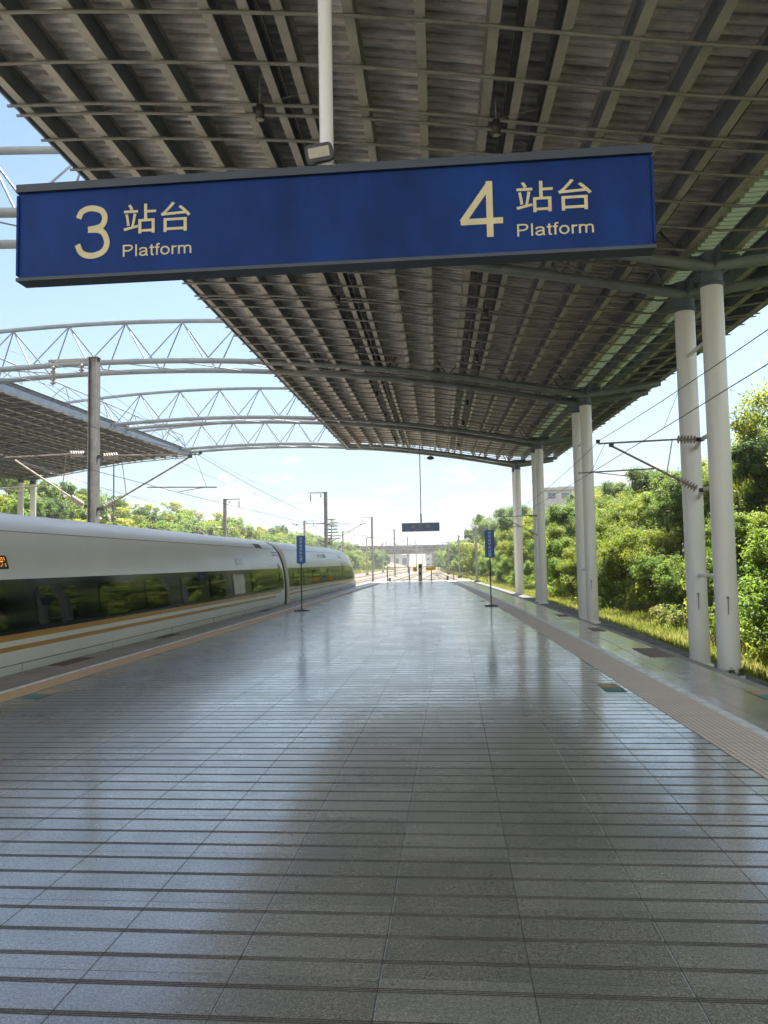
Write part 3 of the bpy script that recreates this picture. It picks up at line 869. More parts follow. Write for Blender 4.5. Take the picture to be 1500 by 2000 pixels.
# far hanging station sign
t = empty('station_sign', (-2.72, 67.0, 4.28), 'small distant blue station name sign hanging at the platform end', 'sign')
mb = MB(); mb.box((0, .08, .39), (3.22, .14, .70)); mb.build('sign_box', M_farblue, t)
mb = MB()
mb.box((0, .08, .76), (3.30, .18, .05)); mb.box((0, .08, .02), (3.30, .18, .05)); mb.box((-1.63, .08, .39), (.05, .18, .70)); mb.box((1.63, .08, .39), (.05, .18, .70))
mb.build('sign_frame', M_stainless, t)
text_fit('咸 宁 北', M_farlet, t, -.85, .85, .29, .66, .008, 'chinese_lettering', .01)
text_fit('Xianning North Railway Station', M_farlet, t, -1.15, 1.15, .12, .22, .008, 'english_lettering')
mb = MB(); mb.tube([(0.05, .08, .78), (0.05, .08, 1.55)], .075, 10); mb.tube([(0.05, .08, 1.5), (0.05, .08, 7.6)], .042, 10); mb.build('hanging_pole', M_rustmetal, t)
# stop signs
def stop_sign(x, y, w_, z0, z1, label, point):
    t = empty('stop_sign', (x, y, 0), label, 'sign', 'train stopping position signs')
    mb = MB(); mb.tube([(0, 0, .02), (0, 0, z0+.1)], .022, 10); mb.build('post', M_dark, t)
    mb = MB(); mb.box((0, 0, .02), (.48, .42, .035)); mb.box((0, 0, .045), (.2, .2, .02)); mb.build('base_plate', M_dark, t)
    mb = MB()
    P = [(-w_/2, z0), (0, z0-(.06 if point else 0)-.0001), (w_/2, z0), (w_/2, z1), (-w_/2, z1)]
    A = [(a, -.028, b) for a, b in P]; B = [(a, .028, b) for a, b in P]
    mb.add(A+B, [(0, 1, 2, 3, 4), (9, 8, 7, 6, 5)]+[(i, i+5, (i+1) % 5+5, (i+1) % 5) for i in range(5)])
    mb.build('panel', M_stopblue, t)
    H_ = (z1-z0-.08)/7
    for i, ch in enumerate('动车组停车位置'):
        zc = z1-.04-H_*(i+.5)
        text_fit(ch, M_palelet, t, -H_*.42, H_*.42, zc-H_*.41, zc+H_*.41, -.0285, 'character', .01)
    return t
stop_sign(-5.37, 27.1, .31, 1.70, 2.66, 'blue stop position sign on a thin post beside the train', True)
stop_sign(1.35, 28.4, .34, 1.76, 2.77, 'blue stop position sign on a thin post at the right, before the columns', False)
# ------------------------------------------------------------------ train
TX = -8.75
SEC = [(0, 2.72), (.45, 2.70), (.85, 2.61), (1.15, 2.44), (1.36, 2.18), (1.50, 1.85), (1.60, 1.5), (1.66, 1.1), (1.69, .7), (1.69, .3), (1.67, -.05), (1.60, -.45), (1.42, -.95)]
def body_pt(a, z, y):     # a = half width, z = height on the plain section
    if y > 51:
        t_ = min(1, (y-51)/11.2)
        sxx = max(.02, (1-t_**2.6))**.5
        zr = float(np.interp(y, [51, 53.5, 56, 58, 60, 61.5, 62.2], [1, .985, .90, .76, .53, .26, .06]))
        return a*sxx, -.95+(z+.95)*zr
    return a, z
zz = [p[1] for p in SEC][::-1]; aa = [p[0] for p in SEC][::-1]
def side_pt(y, z, off):
    a = float(np.interp(z, zz, aa))
    a2, z2 = body_pt(a+off, z, y)
    return (TX+a2, y, z2)
def carriage_body(y0, y1):
    ysn = [y0, y0+.02]+list(np.linspace(y0+.5, min(y1, 51)-.5, 12))+([y1-.02, y1] if y1 < 51 else [51+.55*i for i in range(21)])
    mb = MB(); ring = [(a, z) for a, z in SEC[::-1]]+[(-a, z) for a, z in SEC[1:]]
    n = len(ring); vs = []
    for y in ysn:
        k_ = .97 if y in (y0, y1) else 1
        for a, z in ring:
            s = 1 if a >= 0 else -1
            a2, z2 = body_pt(abs(a), z, y)
            vs.append((TX+s*a2*k_, y, z2))
    mb.add(vs, [(j*n+i, j*n+i+1, (j+1)*n+i+1, (j+1)*n+i) for j in range(len(ysn)-1) for i in range(n-1)], True)
    mb.add(vs, [(j*n+n-1, j*n, (j+1)*n, (j+1)*n+n-1) for j in range(len(ysn)-1)])
    mb.add(vs[:n], [tuple(range(n))]); mb.add(vs[-n:], [tuple(range(n-1, -1, -1))])
    return mb
def strip(y0, y1, z0, z1, off, nz=6, taper=0):
    ysn = list(np.linspace(y0, y1, max(2, int((y1-y0)/.8)+1)))
    vs = []
    for y in ysn:
        for i in range(nz+1):
            vs.append(side_pt(y, z0+(z1-z0)*i/nz, off))
    k = nz+1
    mb = MB(); mb.add(vs, [(j*k+i, (j+1)*k+i, (j+1)*k+i+1, j*k+i+1) for j in range(len(ysn)-1) for i in range(nz)], True)
    return mb
def rpatch(y0, y1, z0, z1, r_, off, inner=0):
    ysn = []; n = 6
    for i in range(n+1): ysn.append(y0+r_*(1-math.cos(math.pi/2*i/n)))
    for i in range(1, 4): ysn.append(y0+r_+(y1-y0-2*r_)*i/4)
    for i in range(n+1): ysn.append(y1-r_*(1-math.sin(math.pi/2*i/n)))
    vs = []; nz = 5
    for y in ysn:
        d = min(y-y0, y1-y)
        c = r_-math.sqrt(max(0, r_*r_-(r_-d)**2)) if d < r_ else 0
        for i in range(nz+1):
            vs.append(side_pt(y, z0+c+(z1-z0-2*c)*i/nz, off))
    k = nz+1
    mb = MB(); mb.add(vs, [(j*k+i, (j+1)*k+i, (j+1)*k+i+1, j*k+i+1) for j in range(len(ysn)-1) for i in range(nz)], True)
    return mb
def add_seams(mb, segs, off=.011):
    for (ya, za), (yb_, zb) in segs:
        mb.tube([side_pt(ya, za, off), side_pt((ya+yb_)/2, (za+zb)/2, off), side_pt(yb_, zb, off)], .009, 4)
M_seam = mat('body seam grey', (.30, .31, .30), .6)
train = empty('high_speed_train', (TX, 0, -1.36), 'long white high speed train with gold stripes at the left platform', 'train')
train.location = (0, 0, 0)
def car(y0, y1, wins, doors):
    c = carriage_body(y0, y1).build('carriage', M_train, train)
    yend = y1-.25 if y1 < 51 else 59.5
    strip(y0+.25, yend, .61, 1.49, .006, 8).build('window_band', M_glassband, c)
    strip(y0+.25, yend-.5, .51, .608, .006, 2).build('stripe', M_gold, c)
    strip(y0+.25, yend-1.5, .345, .42, .006, 2).build('stripe', M_gold, c)
    for ya in wins:
        f_ = rpatch(ya-.05, ya+1.53, .66, 1.40, .14, .010).build('window_frame', M_glassband, c)
        rpatch(ya, ya+1.48, .70, 1.36, .12, .016).build('window', M_glass, c)
    sm_ = MB(); add_seams(sm_, [((y0+.4+i*6, .12), (min(y0+.4+i*6+6, yend-1), .12)) for i in range(int((yend-1-y0)/6)+1)]+[((y0+1.5+i*3.4, -.6), (y0+1.5+i*3.4, .12)) for i in range(int((yend-y0-3)/3.4))], .004)
    sm_.build('panel_seam', M_seam, c)
    rf_ = MB(); rf_.tube([side_pt(y, 2.3, .002) for y in np.linspace(y0+.4, min(yend, 52), 20)], .008, 4); rf_.build('roof_seam', M_seam, c)
    for ya, yb_ in doors:
        s = MB(); add_seams(s, [((ya, -.12), (ya, 2.05)), ((yb_, -.12), (yb_, 2.05)), ((ya, 2.05), (yb_, 2.05)), ((ya-.1, 2.16), (yb_+.1, 2.16))])
        s.build('door_seam', M_rubber, c)
        rpatch(ya+.25, yb_-.2, 1.0, 1.72, .12, .017).build('door_window', M_glass, c)
    return c
c2 = car(7.3, 32.1, [10.27+2.36*i for i in range(8)], [(31.0, 31.85)])
def display(y0, y1, parent, led=True):
    f_ = rpatch(y0, y1, 1.66, 1.88, .03, .012).build('destination_display', M_black, parent)
    mb = MB()
    if led:
        y = y0+.06; rr_ = random.Random(3)
        while y < y1-.06:
            for z in (1.71, 1.74, 1.78, 1.81, 1.84):
                if rr_.random() < .55:
                    p = side_pt(y, z, .016); mb.box(p, (.004, .02, .014))
            y += .028
        mb.build('led_text', M_led, parent)
display(11.25, 11.98, c2); 
rpatch(25.3, 26.1, 1.67, 1.88, .03, .012).build('destination_display', mat('olive display glass', (.14, .15, .10), .2), c2)
# pale panel laid over one window
rpatch(24.52, 25.84, .72, 1.34, .11, .021).build('pale_window_panel', mat('pale window panel', (.75, .72, .66), .6, var=.1), c2)
rpatch(28.9, 29.9, 2.30, 2.47, .03, .014).build('roof_hatch', M_black, c2)
c1 = car(32.75, 62.0, [34.0+2.36*i for i in range(5)], [(49.2, 50.1)])
bl = MB(); ring = [(a*.93, z*.97-.02) for a, z in SEC[::-1]]+[(-a*.93, z*.97-.02) for a, z in SEC[1:]]
n = len(ring); vs = [(TX+a, y, z) for y in (32.05, 32.8) for a, z in ring]
bl.add(vs, [(i, i+1, n+i+1, n+i) for i in range(n-1)], True)
bl.build('bellows', M_rubber, train)
for k_ in range(3):
    mbk = MB(); yy = 32.2+k_*.2
    mbk.tube([(TX+a*1.0, yy, z) for a, z in [(q[0]*.965, q[1]*.985) for q in SEC[::-1]]+[(-q[0]*.965, q[1]*.985) for q in SEC[1:]]], .03, 5)
    mbk.build('bellows_rib', M_galv if k_ != 1 else M_rubber, train)
lg = MB()
for i, (w_, h_) in enumerate(((.03, .22), (.10, .16), (.10, .16), (.30, .2))):
    pass
for i, (dy, wy, hz) in enumerate(((0, .05, .30), (.9, .35, .2), (1.7, .35, .2))):
    p = rpatch(40.6+dy, 40.6+dy+wy, 1.98, 1.98+hz, .02, .012); lg.add(p.v, p.f)
lg.build('side_lettering', mat('grey lettering', (.25, .32, .26), .4), c1)
rpatch(43.1, 44.2, 1.98, 2.2, .03, .012).build('side_emblem', mat('green emblem', (.12, .26, .08), .4), c1)
# ------------------------------------------------------------------ catenary
def insulator(mb, p0, p1, r_=.07, nfin=9):
    p0, p1 = Vector(p0), Vector(p1); L_ = (p1-p0).length; M_ = along(p0, p1)
    pr = [(0, 0), (.03, 0)]
    for i in range(nfin):
        a = L_*(i+.15)/nfin; b = L_*(i+.5)/nfin; c_ = L_*(i+.85)/nfin
        pr += [(.035, a), (r_, b), (.035, c_)]
    pr += [(.03, L_), (0, L_)]
    mb.lathe(pr, c=p0, M=M_, n=14)
def tube_br(mb, p0, p1, r_=.028): mb.tube([p0, p1], r_, 8)
def cantilever(parent, bx, zt, zb, s, reach, zc, base_off=.0):
    """hinged bracket carrying the contact wire; s = side, all in parent space"""
    m_t = MB(); m_i = MB(); m_s = MB()
    x0 = bx+s*base_off
    xi = x0+s*.18; xj = x0+s*.68
    insulator(m_i, (xi, 0, zt-.0), (xj, 0, zt+.02), .115, 6)
    m_i.build('insulator', M_insul, parent); m_i = MB()
    tube_br(m_t, (xj, 0, zt+.02), (bx+s*reach, 0, zt-.03), .025)
    d = Vector((bx+s*(reach-.35), 0, zt-.1)); a = Vector((x0+s*.15, 0, zb))
    u_ = (d-a).normalized()
    insulator(m_i, a+u_*.08, a+u_*.58, .115, 6)
    tube_br(m_t, a+u_*.58, d, .03)
    q = a+(d-a)*.45
    tube_br(m_t, q, (q.x-s*.05, 0, zt), .015) if False else tube_br(m_t, (xj+s*.12, 0, zt), a+u_*.95, .014)
    q = a+(d-a)*.55
    tube_br(m_t, (q.x-s*.1, 0, zc+.18), (bx+s*(reach+.55), 0, zc+.12), .02)
    tube_br(m_t, (bx+s*(reach+.1), 0, zc+.12), (bx+s*(reach-.75), .0, zc), .012)
    tube_br(m_s, (bx+s*(reach-.2), 0, zt), (bx+s*(reach+.2), 0, zc+.15), .006)
    m_s.box((x0+s*.08, 0, zt), (.2, .08, .1)); m_s.box((x0+s*.07, 0, zb), (.18, .08, .1))
    m_s.box((bx+s*reach, 0, zt+.03), (.1, .05, .1)); m_s.box((d.x, 0, d.z+.02), (.12, .07, .1))
    m_t.build('bracket_tube', M_rustmetal, parent); m_i.build('insulator', M_insul, parent); m_s.build('clamp', M_dark, parent)
def hbeam(mb, z0, z1, w_=.30, d_=.28):
    t_ = .02
    mb.box((-w_/2+t_/2, 0, (z0+z1)/2), (t_, d_, z1-z0)); mb.box((w_/2-t_/2, 0, (z0+z1)/2), (t_, d_, z1-z0)); mb.box((0, 0, (z0+z1)/2), (w_-2*t_, .014, z1-z0))
def mast(x, y, ztop, label, arm=-1, right=True, left=True, rr_=3.5, lr=3.0, base=-1.6, zt=5.35, zb=3.6, hz=4.1):
    t = empty('catenary_mast', (x, y, 0), label, 'mast', 'steel catenary masts')
    mb = MB(); hbeam(mb, base, ztop); mb.build('post', M_galv, t)
    mb = MB(); mb.box((0, 0, base+.2), (.8, .8, .5)); mb.build('footing', M_concdark, t)
    mb = MB(); mb.box((arm*.72, 0, ztop-.03), (1.75, .09, .09)); mb.box((0, 0, ztop+.02), (.36, .32, .02)); mb.build('top_arm', M_galv, t)
    mb = MB(); insulator(mb, (arm*1.45, 0, ztop-.2), (arm*1.45, 0, ztop-.85), .10, 5); mb.tube([(arm*1.45, 0, ztop-.05), (arm*1.45, 0, ztop-.22)], .015, 5)
    mb.build('hanging_insulator', M_insul, t); mb = MB()
    insulator(mb, (arm*.45, 0, ztop-.17), (arm*.45, 0, ztop-.45), .10, 2); mb.tube([(arm*.45, 0, ztop-.05), (arm*.45, 0, ztop-.2)], .015, 5)
    mb.build('hanging_insulator', M_insul, t)
    if right: cantilever(t, .15, zt, zb, 1, rr_, hz, .0)
    if left: cantilever(t, -.15, zt+.1, zb+.1, -1, lr, hz+.15, .0)
    return t
LM = [(24.6, 'tall steel mast nearest the camera, rising behind the train'), (72, 'steel mast rising behind the nose of the train'), (114, 'steel mast standing just left of the platform end'), (158, 'second steel mast beyond the platform end in the middle row'), (205, 'third steel mast beyond the platform end, middle row'), (252, 'fourth steel mast beyond the platform end, under the overpass, middle row'), (300, 'fifth and last steel mast of the middle row before the overpass')]
for y, l in LM:
    mast(-11.85, y, 8.68 if y < 30 else 8.4, l)
for y, l in [(76, 'steel mast on the left before the wooded hill'), (118, 'steel mast left of the train nose, behind the stop sign'), (160, 'third steel mast of the left row near the lone conifer'), (205, 'fourth steel mast of the left row beyond the train'), (252, 'fifth steel mast of the left row beyond the train')]:
    mast(-22.8, y, 8.35, l, arm=1, left=True, right=True, rr_=2.6, lr=3.0)
for y, l in [(112, 'slim grey mast at the right, just past the platform end'), (152, 'second slim mast at the right beyond the platform end'), (195, 'third slim mast at the right beyond the platform end'), (240, 'farthest slim mast at the right beyond the platform end')]:
    x = xtr(y)+2.9
    m_ = mast(x, y, 6.6, l, arm=-1, right=False, left=True, lr=2.7)
# brackets on the white columns
for i, (v, l) in enumerate([(20.1, 'wire bracket with ribbed insulators on the nearest column pair'), (54.5, 'thin wire bracket on the third column pair')]):
    p = RW(7.2, v, 0)
    b = empty('wire_bracket', (p.x, p.y+.9, 0), l, 'bracket', 'overhead wire brackets fixed to the columns')
    cantilever(b, -.1, 4.78, 3.42, -1, 2.75, 3.85)
    mb = MB(); mb.tube([(.05, -.8, 4.9), (-.15, .1, 4.78), (.05, 1.1, 4.7)], .06, 8); mb.build('support_arm', M_column, b); mb = MB(); mb.tube([(.05, -.8, 3.5), (-.15, .1, 3.42), (.05, 1.1, 3.3)], .06, 8)
    mb.build('support_arm', M_column, b)
slim = empty('lamp_pole', (-27.2, 60, -1.4), 'slender grey pole behind the nearest mast at the left', 'pole')
mb = MB(); mb.tube([(0, 0, 0), (0, 0, 12.3)], [.09, .05], 8); mb.build('pole', M_galv, slim)
def sag_pts(a, b, sag, n_=12):
    a, b = Vector(a), Vector(b)
    return [a.lerp(b, i/n_)-Vector((0, 0, 4*sag*(i/n_)*(1-i/n_))) for i in range(n_+1)]
def catenary(sup, label, zm, zc, sag=.75, r_=.0075, dr=7.0):
    """sup: list of (xm, xc, y) supports"""
    t = empty('overhead_wire', (0, 0, 0), label, 'overhead wire', 'overhead wires along the tracks')
    mw = MB(); cw = MB(); drs = []
    for (a, b) in zip(sup[:-1], sup[1:]):
        P = sag_pts((a[0], a[2], zm), (b[0], b[2], zm), sag)
        mw.tube(P, r_, 5, False)
        cw.tube([(a[1], a[2], zc), (b[1], b[2], zc)], r_, 5, False)
        n_ = max(2, int((b[2]-a[2])/dr))
        for i in range(1, n_):
            f_ = i/n_
            p = Vector((a[0]+(b[0]-a[0])*f_, a[2]+(b[2]-a[2])*f_, zm-4*sag*f_*(1-f_)))
            q = Vector((a[1]+(b[1]-a[1])*f_, p.y, zc))
            dq = MB(); dq.tube([p, q], .004, 4, False); drs.append(dq)
    mw.build('messenger_wire', M_wire, t); cw.build('contact_wire', M_wire, t); [d.build('dropper', M_wire, t) for d in drs]
    return t
yL = [-22]+[y for y, _ in LM]+[350]
catenary([(-8.35, -8.55+.3*(-1)**i, y) for i, y in enumerate(yL)], 'overhead wires above the train, ending far down the line', 5.35, 4.05)
catenary([(-15.0, -15.0+.3*(-1)**i, y) for i, y in enumerate(yL)], 'overhead wires of the track behind the train', 5.5, 4.2)
yR = [-25, 30, 76, 118, 160, 205, 252, 300]
catenary([(-19.7, -19.7+.3*(-1)**i, y) for i, y in enumerate(yR)], 'overhead wires of the third track from the platform', 5.4, 4.15)
catenary([(-26.0, -26.0+.3*(-1)**i, y) for i, y in enumerate(yR)], 'overhead wires beside the far platform', 5.5, 4.2)
catenary([(4.25, 4.0, -14), (4.05, 3.75, 21.0), (3.55, 3.3, 55.4), (xtr(112), xtr(112)-.1, 112), (xtr(152), xtr(152)+.1, 152), (xtr(195), xtr(195), 195), (xtr(240), xtr(240), 240)], 'overhead wires crossing in front of the white columns at the right', 4.85, 3.95, sag=.35)
def feeder(pts, label, sag=.9, r_=.009):
    mb = MB()
    for a, b in zip(pts[:-1], pts[1:]): mb.tube(sag_pts(a, b, sag), r_, 5, False)
    return mb.build('feeder_wire', M_wire, None, label=label, cat='wire', group='feeder wires slung from mast tops')
feeder([(-13.3, -22, 7.8)]+[(-13.3, y, (7.8 if y < 30 else 7.5)) for y, _ in LM], 'feeder wire slung from the outer arms of the middle masts', 1.2)
feeder([(-12.3, -22, 8.2)]+[(-12.3, y, (8.2 if y < 30 else 7.9)) for y, _ in LM], 'earth wire slung from the inner arms of the middle masts', 1.2, .007)
feeder([(-21.35, y, 7.5) for y in yR[1:]], 'feeder wire slung from the arms of the left row of masts', 1.1)
# ------------------------------------------------------------------ fence at the platform end
fx0, fx1, fy = -5.75, .05, 67.6
t = empty('end_fence', ((fx0+fx1)/2, fy, 0), 'low metal rail fence across the far end of the platform', 'fence')
ox = (fx0+fx1)/2
mb = MB(); mb.box((0, 0, 1.22), (fx1-fx0+.1, .07, .06)); mb.box((0, 0, .12), (fx1-fx0, .05, .04)); mb.build('rail', M_truss, t)
for i in range(4):
    mb = MB(); mb.box((fx0+(fx1-fx0)*i/3-ox, 0, .61), (.1, .1, 1.22)); mb.build('post', M_rustmetal, t)
mb = MB()
for i in range(48): mb.tube([(fx0+.12*i-ox+.06, 0, .13), (fx0+.12*i-ox+.06, 0, 1.2)], .008, 4)
mb.build('pickets', M_truss, t)
t = empty('control_pillar', (-2.84, 67.2, 0), 'grey equipment pillar with a dark panel on the fence at the platform end', 'pillar')
mb = MB(); mb.box((0, 0, .75), (.30, .25, 1.5)); mb.build('cabinet', M_galv, t)
mb = MB(); mb.box((0, -.135, .95), (.2, .02, .9)); mb.build('dark_panel', M_black, t)
mb = MB(); mb.box((0, -.155, .95), (.07, .02, .35)); mb.build('label_plate', M_palelet, t)
for (cx, w_, zc, h_, tx, l) in ((-3.3, .34, 1.0, .36, '禁', 'small yellow warning sign left of the grey pillar on the fence'), (-1.95, .85, 1.04, .28, '禁止入内', 'long yellow warning sign right of the grey pillar on the fence')):
    t = empty('warning_sign', (cx, 67.4, 0), l, 'sign', 'yellow warning signs on the end fence')
    mb = MB(); mb.box((0, 0, zc), (w_, .02, h_)); mb.build('panel', M_yellow, t)
    text_fit(tx, M_red, t, -w_*.4, w_*.4, zc-h_*.3, zc+h_*.3, -.011, 'lettering')
# low blocks and relay boxes on the track bed
for i, (x, y, l) in enumerate([(-.7, 96, 'short black marker post between the rails beyond the fence'), (-7.4, 90, 'short black marker post left of the fence beside the rails')]):
    mb = MB(); mb.tube([(x, y, -1.5), (x, y, -.35)], .14, 10); mb.tube([(x, y, -.35), (x, y, -.1)], [.17, .08], 10)
    mb.build('marker_post', M_black, None, label=l, cat='post')
# ------------------------------------------------------------------ overpass and buildings
BY = 330
t = empty('overpass', (-20, BY, 0), 'grey concrete road overpass crossing the tracks far away', 'bridge')
k = BY/420
def dk(x): return 0.0006*x
mb = MB(); mb.box((0, 0, 8.3*k+1.2), (150, 9, 1.0)); mb.box((0, -4.9, 9.3*k+1.2), (150, .8, .5)); mb.build('deck', M_deck, t)
mb = MB(); mb.box((0, -2.5, 6.5*k+1.0), (150, 1.2, 1.9)); mb.box((0, 2.5, 6.5*k+1.0), (150, 1.2, 1.9)); mb.build('girder', M_deck, t)
for x in (-34, -12, 12, 34):
    mb = MB(); mb.tube([(x, -2, -3), (x, -2, 6.6*k+.8)], .7, 12); mb.tube([(x, 2.5, -3), (x, 2.5, 6.6*k+.8)], .7, 12); mb.box((x, 0, 6.3*k+.6), (2, 8, .8)); mb.build('pier', M_conc, t)
mb = MB()
for i in range(75): mb.box((-74+2*i, -5.0, 9.3*k+2.15), (.18, .12, 1.5))
mb.box((0, -5.0, 9.3*k+2.9), (150, .1, .09)); mb.box((0, -5, 9.3*k+2.3), (150, .06, .06)); mb.build('railing', M_galv, t)
def block(name, x, y, z0, w_, d_, h_, label, nw, nf, roof=.6, parapet=True, wz=1.3, seed=1, wm=None):
    wm = wm or M_wall
    t = empty(name, (x, y, z0), label, 'building')
    mb = MB(); mb.box((0, 0, h_/2), (w_, d_, h_)); mb.build('wall', wm, t)
    mb = MB(); mb.box((0, 0, h_+roof/2), (w_+1.2, d_+1.2, roof)); mb.box((0, 0, h_+roof+.25), (w_*.55, d_*.5, .5)); mb.build('roof', M_roofgrey, t)
    for f_ in range(nf):
        for i in range(nw):
            mb = MB(); mb.box((-w_/2+w_*(i+.5)/nw, -d_/2-.03, h_*(f_+.55)/nf), (w_/nw*.55, .08, wz)); mb.build('window', M_winblue, t)
    for s in (0,):
        mb = MB()
        for i in range(nw+1): mb.box((-w_/2+w_*i/nw, -d_/2-.12, h_/2), (.35, .2, h_))
        mb.build('pilaster', wm, t)
    return t
block('hilltop_building', 29, 185, 9, 15, 12, 8.5, 'white flat roofed building on the hill behind the right columns', 5, 3, wm=M_wall2)
block('hilltop_building', 47, 190, 8, 14, 12, 8.3, 'second pale building on the hill, farther right behind the columns', 5, 3)
block('trackside_building', -37, 480, -2, 20, 14, 7.6, 'white trackside building with blue openings seen under the overpass', 4, 1, wz=4)
block('trackside_building', -5, 520, -2, 26, 12, 14, 'pale long building behind the right half of the overpass', 8, 4, wm=M_wall2)
block('apartment_block', -62, 560, -2, 24, 14, 15, 'pale distant apartment block left of the overpass', 6, 5)
# ------------------------------------------------------------------ vegetation
def leaf_cloud(centres, radii, tones, per, size, flat=.8, seed=0, aspect=.45):
    g = np.random.default_rng(seed)
    n = len(centres)*per
    c = np.repeat(np.array(centres), per, 0); r_ = np.repeat(np.array(radii), per); tn = np.repeat(np.array(tones), per)
    d = g.normal(size=(n, 3)); d /= np.linalg.norm(d, axis=1)[:, None]
    rad = r_*(g.uniform(.35, 1.08, n)**.7)
    p = c+d*rad[:, None]*np.array([1, 1, flat])
    # leaf orientation: roughly facing outward/up with scatter
    nrm = d*.6+np.array([0, 0, .7])+g.normal(size=(n, 3))*.55
    nrm /= np.linalg.norm(nrm, axis=1)[:, None]
    a = np.cross(nrm, g.normal(size=(n, 3))); a /= np.linalg.norm(a, axis=1)[:, None]
    b = np.cross(nrm, a)
    L_ = size*g.uniform(.6, 1.35, n)[:, None]; Wd = L_*aspect
    dr = np.array([0, 0, -1])*L_*.18
    V_ = np.stack([p-a*L_*.5+dr, p+b*Wd*.5, p+a*L_*.5+dr, p-b*Wd*.5], 1).reshape(-1, 3)
    return V_, np.clip(np.repeat(tn+g.normal(size=n)*.10, 4), 0, 1)
def cloud_mesh(name, V_, tone, m):
    n = len(V_)//4
    me = bpy.data.meshes.new(name)
    me.vertices.add(len(V_)); me.vertices.foreach_set('co', V_.astype(np.float32).ravel())
    me.loops.add(len(V_)); me.loops.foreach_set('vertex_index', np.arange(len(V_), dtype=np.int32))
    me.polygons.add(n); me.polygons.foreach_set('loop_start', np.arange(n, dtype=np.int32)*4); me.polygons.foreach_set('loop_total', np.full(n, 4, np.int32))
    at = me.attributes.new('tone', 'FLOAT', 'POINT'); at.data.foreach_set('value', tone.astype(np.float32))
    me.materials.append(m); me.update(); me.validate()
    return me
def tree_proto(h, cr, nclump, per, lsize, m, seed, trunk_h=.3, bushy=1.0):
    g = np.random.default_rng(seed)
    cs, rs, ts = [], [], []
    lobes = [(g.normal(0, cr*.38), g.normal(0, cr*.38), h*(trunk_h+.12+.62*g.random())) for _ in range(7)]
    for i in range(nclump):
        lx, ly, lz = lobes[g.integers(7)]
        d = g.normal(size=3); d /= np.linalg.norm(d)
        q = cr*.62*g.uniform(.25, 1.0)
        x, y, z = lx+d[0]*q, ly+d[1]*q, lz+d[2]*q*.75
        if z < h*trunk_h*.6: z = h*trunk_h*(.6+.5*g.random())
        k = min(1, max(0, (z/h)))
        rim = math.hypot(x, y)/cr
        if rim > 1.15: x, y = x/rim, y/rim
        cs.append((x, y, min(z, h))); rs.append(cr*g.uniform(.11, .25)); ts.append(.45+g.normal()*.2)
    V_, t_ = leaf_cloud(cs, rs, ts, per, lsize, .75, seed)
    # loose twigs sticking out of the outline
    V2, t2 = leaf_cloud([(x*1.12, y*1.12, z+.25) for x, y, z in cs[::3]], [r_*1.5 for r_ in rs[::3]], ts[::3], per//5, lsize, 1, seed+1)
    crown = cloud_mesh('crown', np.vstack([V_, V2]), np.concatenate([t_, t2]), m)
    mb = MB()
    top = Vector((g.normal()*.2, g.normal()*.2, h*.7))
    mb.tube([(0, 0, -.8), (.05, .02, h*.25), top*.6, top], [.16*h/7, .12*h/7, .08*h/7, .03], 8)
    for i in range(0, nclump, max(1, nclump//22)):
        c_ = Vector(cs[i]); s0 = top*g.uniform(.3, .8)
        md = s0.lerp(c_, .5)+Vector((0, 0, .25))
        mb.tube([s0, md, c_], [.05, .03, .012], 5, False)
    return crown, mb.mesh('trunk', M_bark)
P_near = [tree_proto(6.6, 2.6, 150, 190, .16, M_leafA, 11, .2), tree_proto(6.2, 2.8, 150, 190, .15, M_leafB, 12, .2), tree_proto(7.2, 2.5, 150, 180, .14, M_leafB, 13, .15), tree_proto(5.4, 2.5, 140, 180, .14, M_leafA, 14, .1), tree_proto(7.6, 2.7, 140, 180, .16, M_leafC, 15, .2)]
P_far = [tree_proto(7.5, 3.6, 90, 60, .42, M_leafA, 21, .12), tree_proto(7.0, 3.8, 90, 60, .42, M_leafB, 22, .12), tree_proto(8.2, 3.4, 90, 60, .40, M_leafC, 23, .12)]
def bush_proto(r_, h_, n_, per, ls, m, seed):
    g = np.random.default_rng(seed)
    cs = [(g.normal()*r_*.45, g.normal()*r_*.45, abs(g.normal())*h_*.4+.1) for _ in range(n_)]
    V_, t_ = leaf_cloud(cs, [r_*g.uniform(.18, .4) for _ in range(n_)], [.5+g.normal()*.2 for _ in range(n_)], per, ls, .8, seed)
    return cloud_mesh('foliage', V_, t_, m)
P_bush = [bush_proto(1.2, 1.3, 26, 80, .13, M_leafB, 31), bush_proto(1.3, 1.6, 26, 80, .14, M_leafA, 32), bush_proto(.9, .9, 22, 80, .12, M_grass, 33)]
def tree(proto, x, y, s, label, group, name='broadleaf_tree', z=None, sz=1.0):
    zz_ = gz(x, y)-.15 if z is None else z
    t = empty(name, (x, y, zz_), label, 'tree', group, random.uniform(0, 6.28))
    t.scale = (s, s, s*sz)
    for me, nm in zip(proto, ('crown', 'trunk')):
        o = bpy.data.objects.new(nm, me); COL.objects.link(o); o.parent = t
    return t
kinds_n = ['mid green leafy tree', 'yellow green leafy tree', 'tall light green leafy tree', 'low bushy green tree', 'dark green leafy tree']
rt = random.Random(21)
y = 3.0
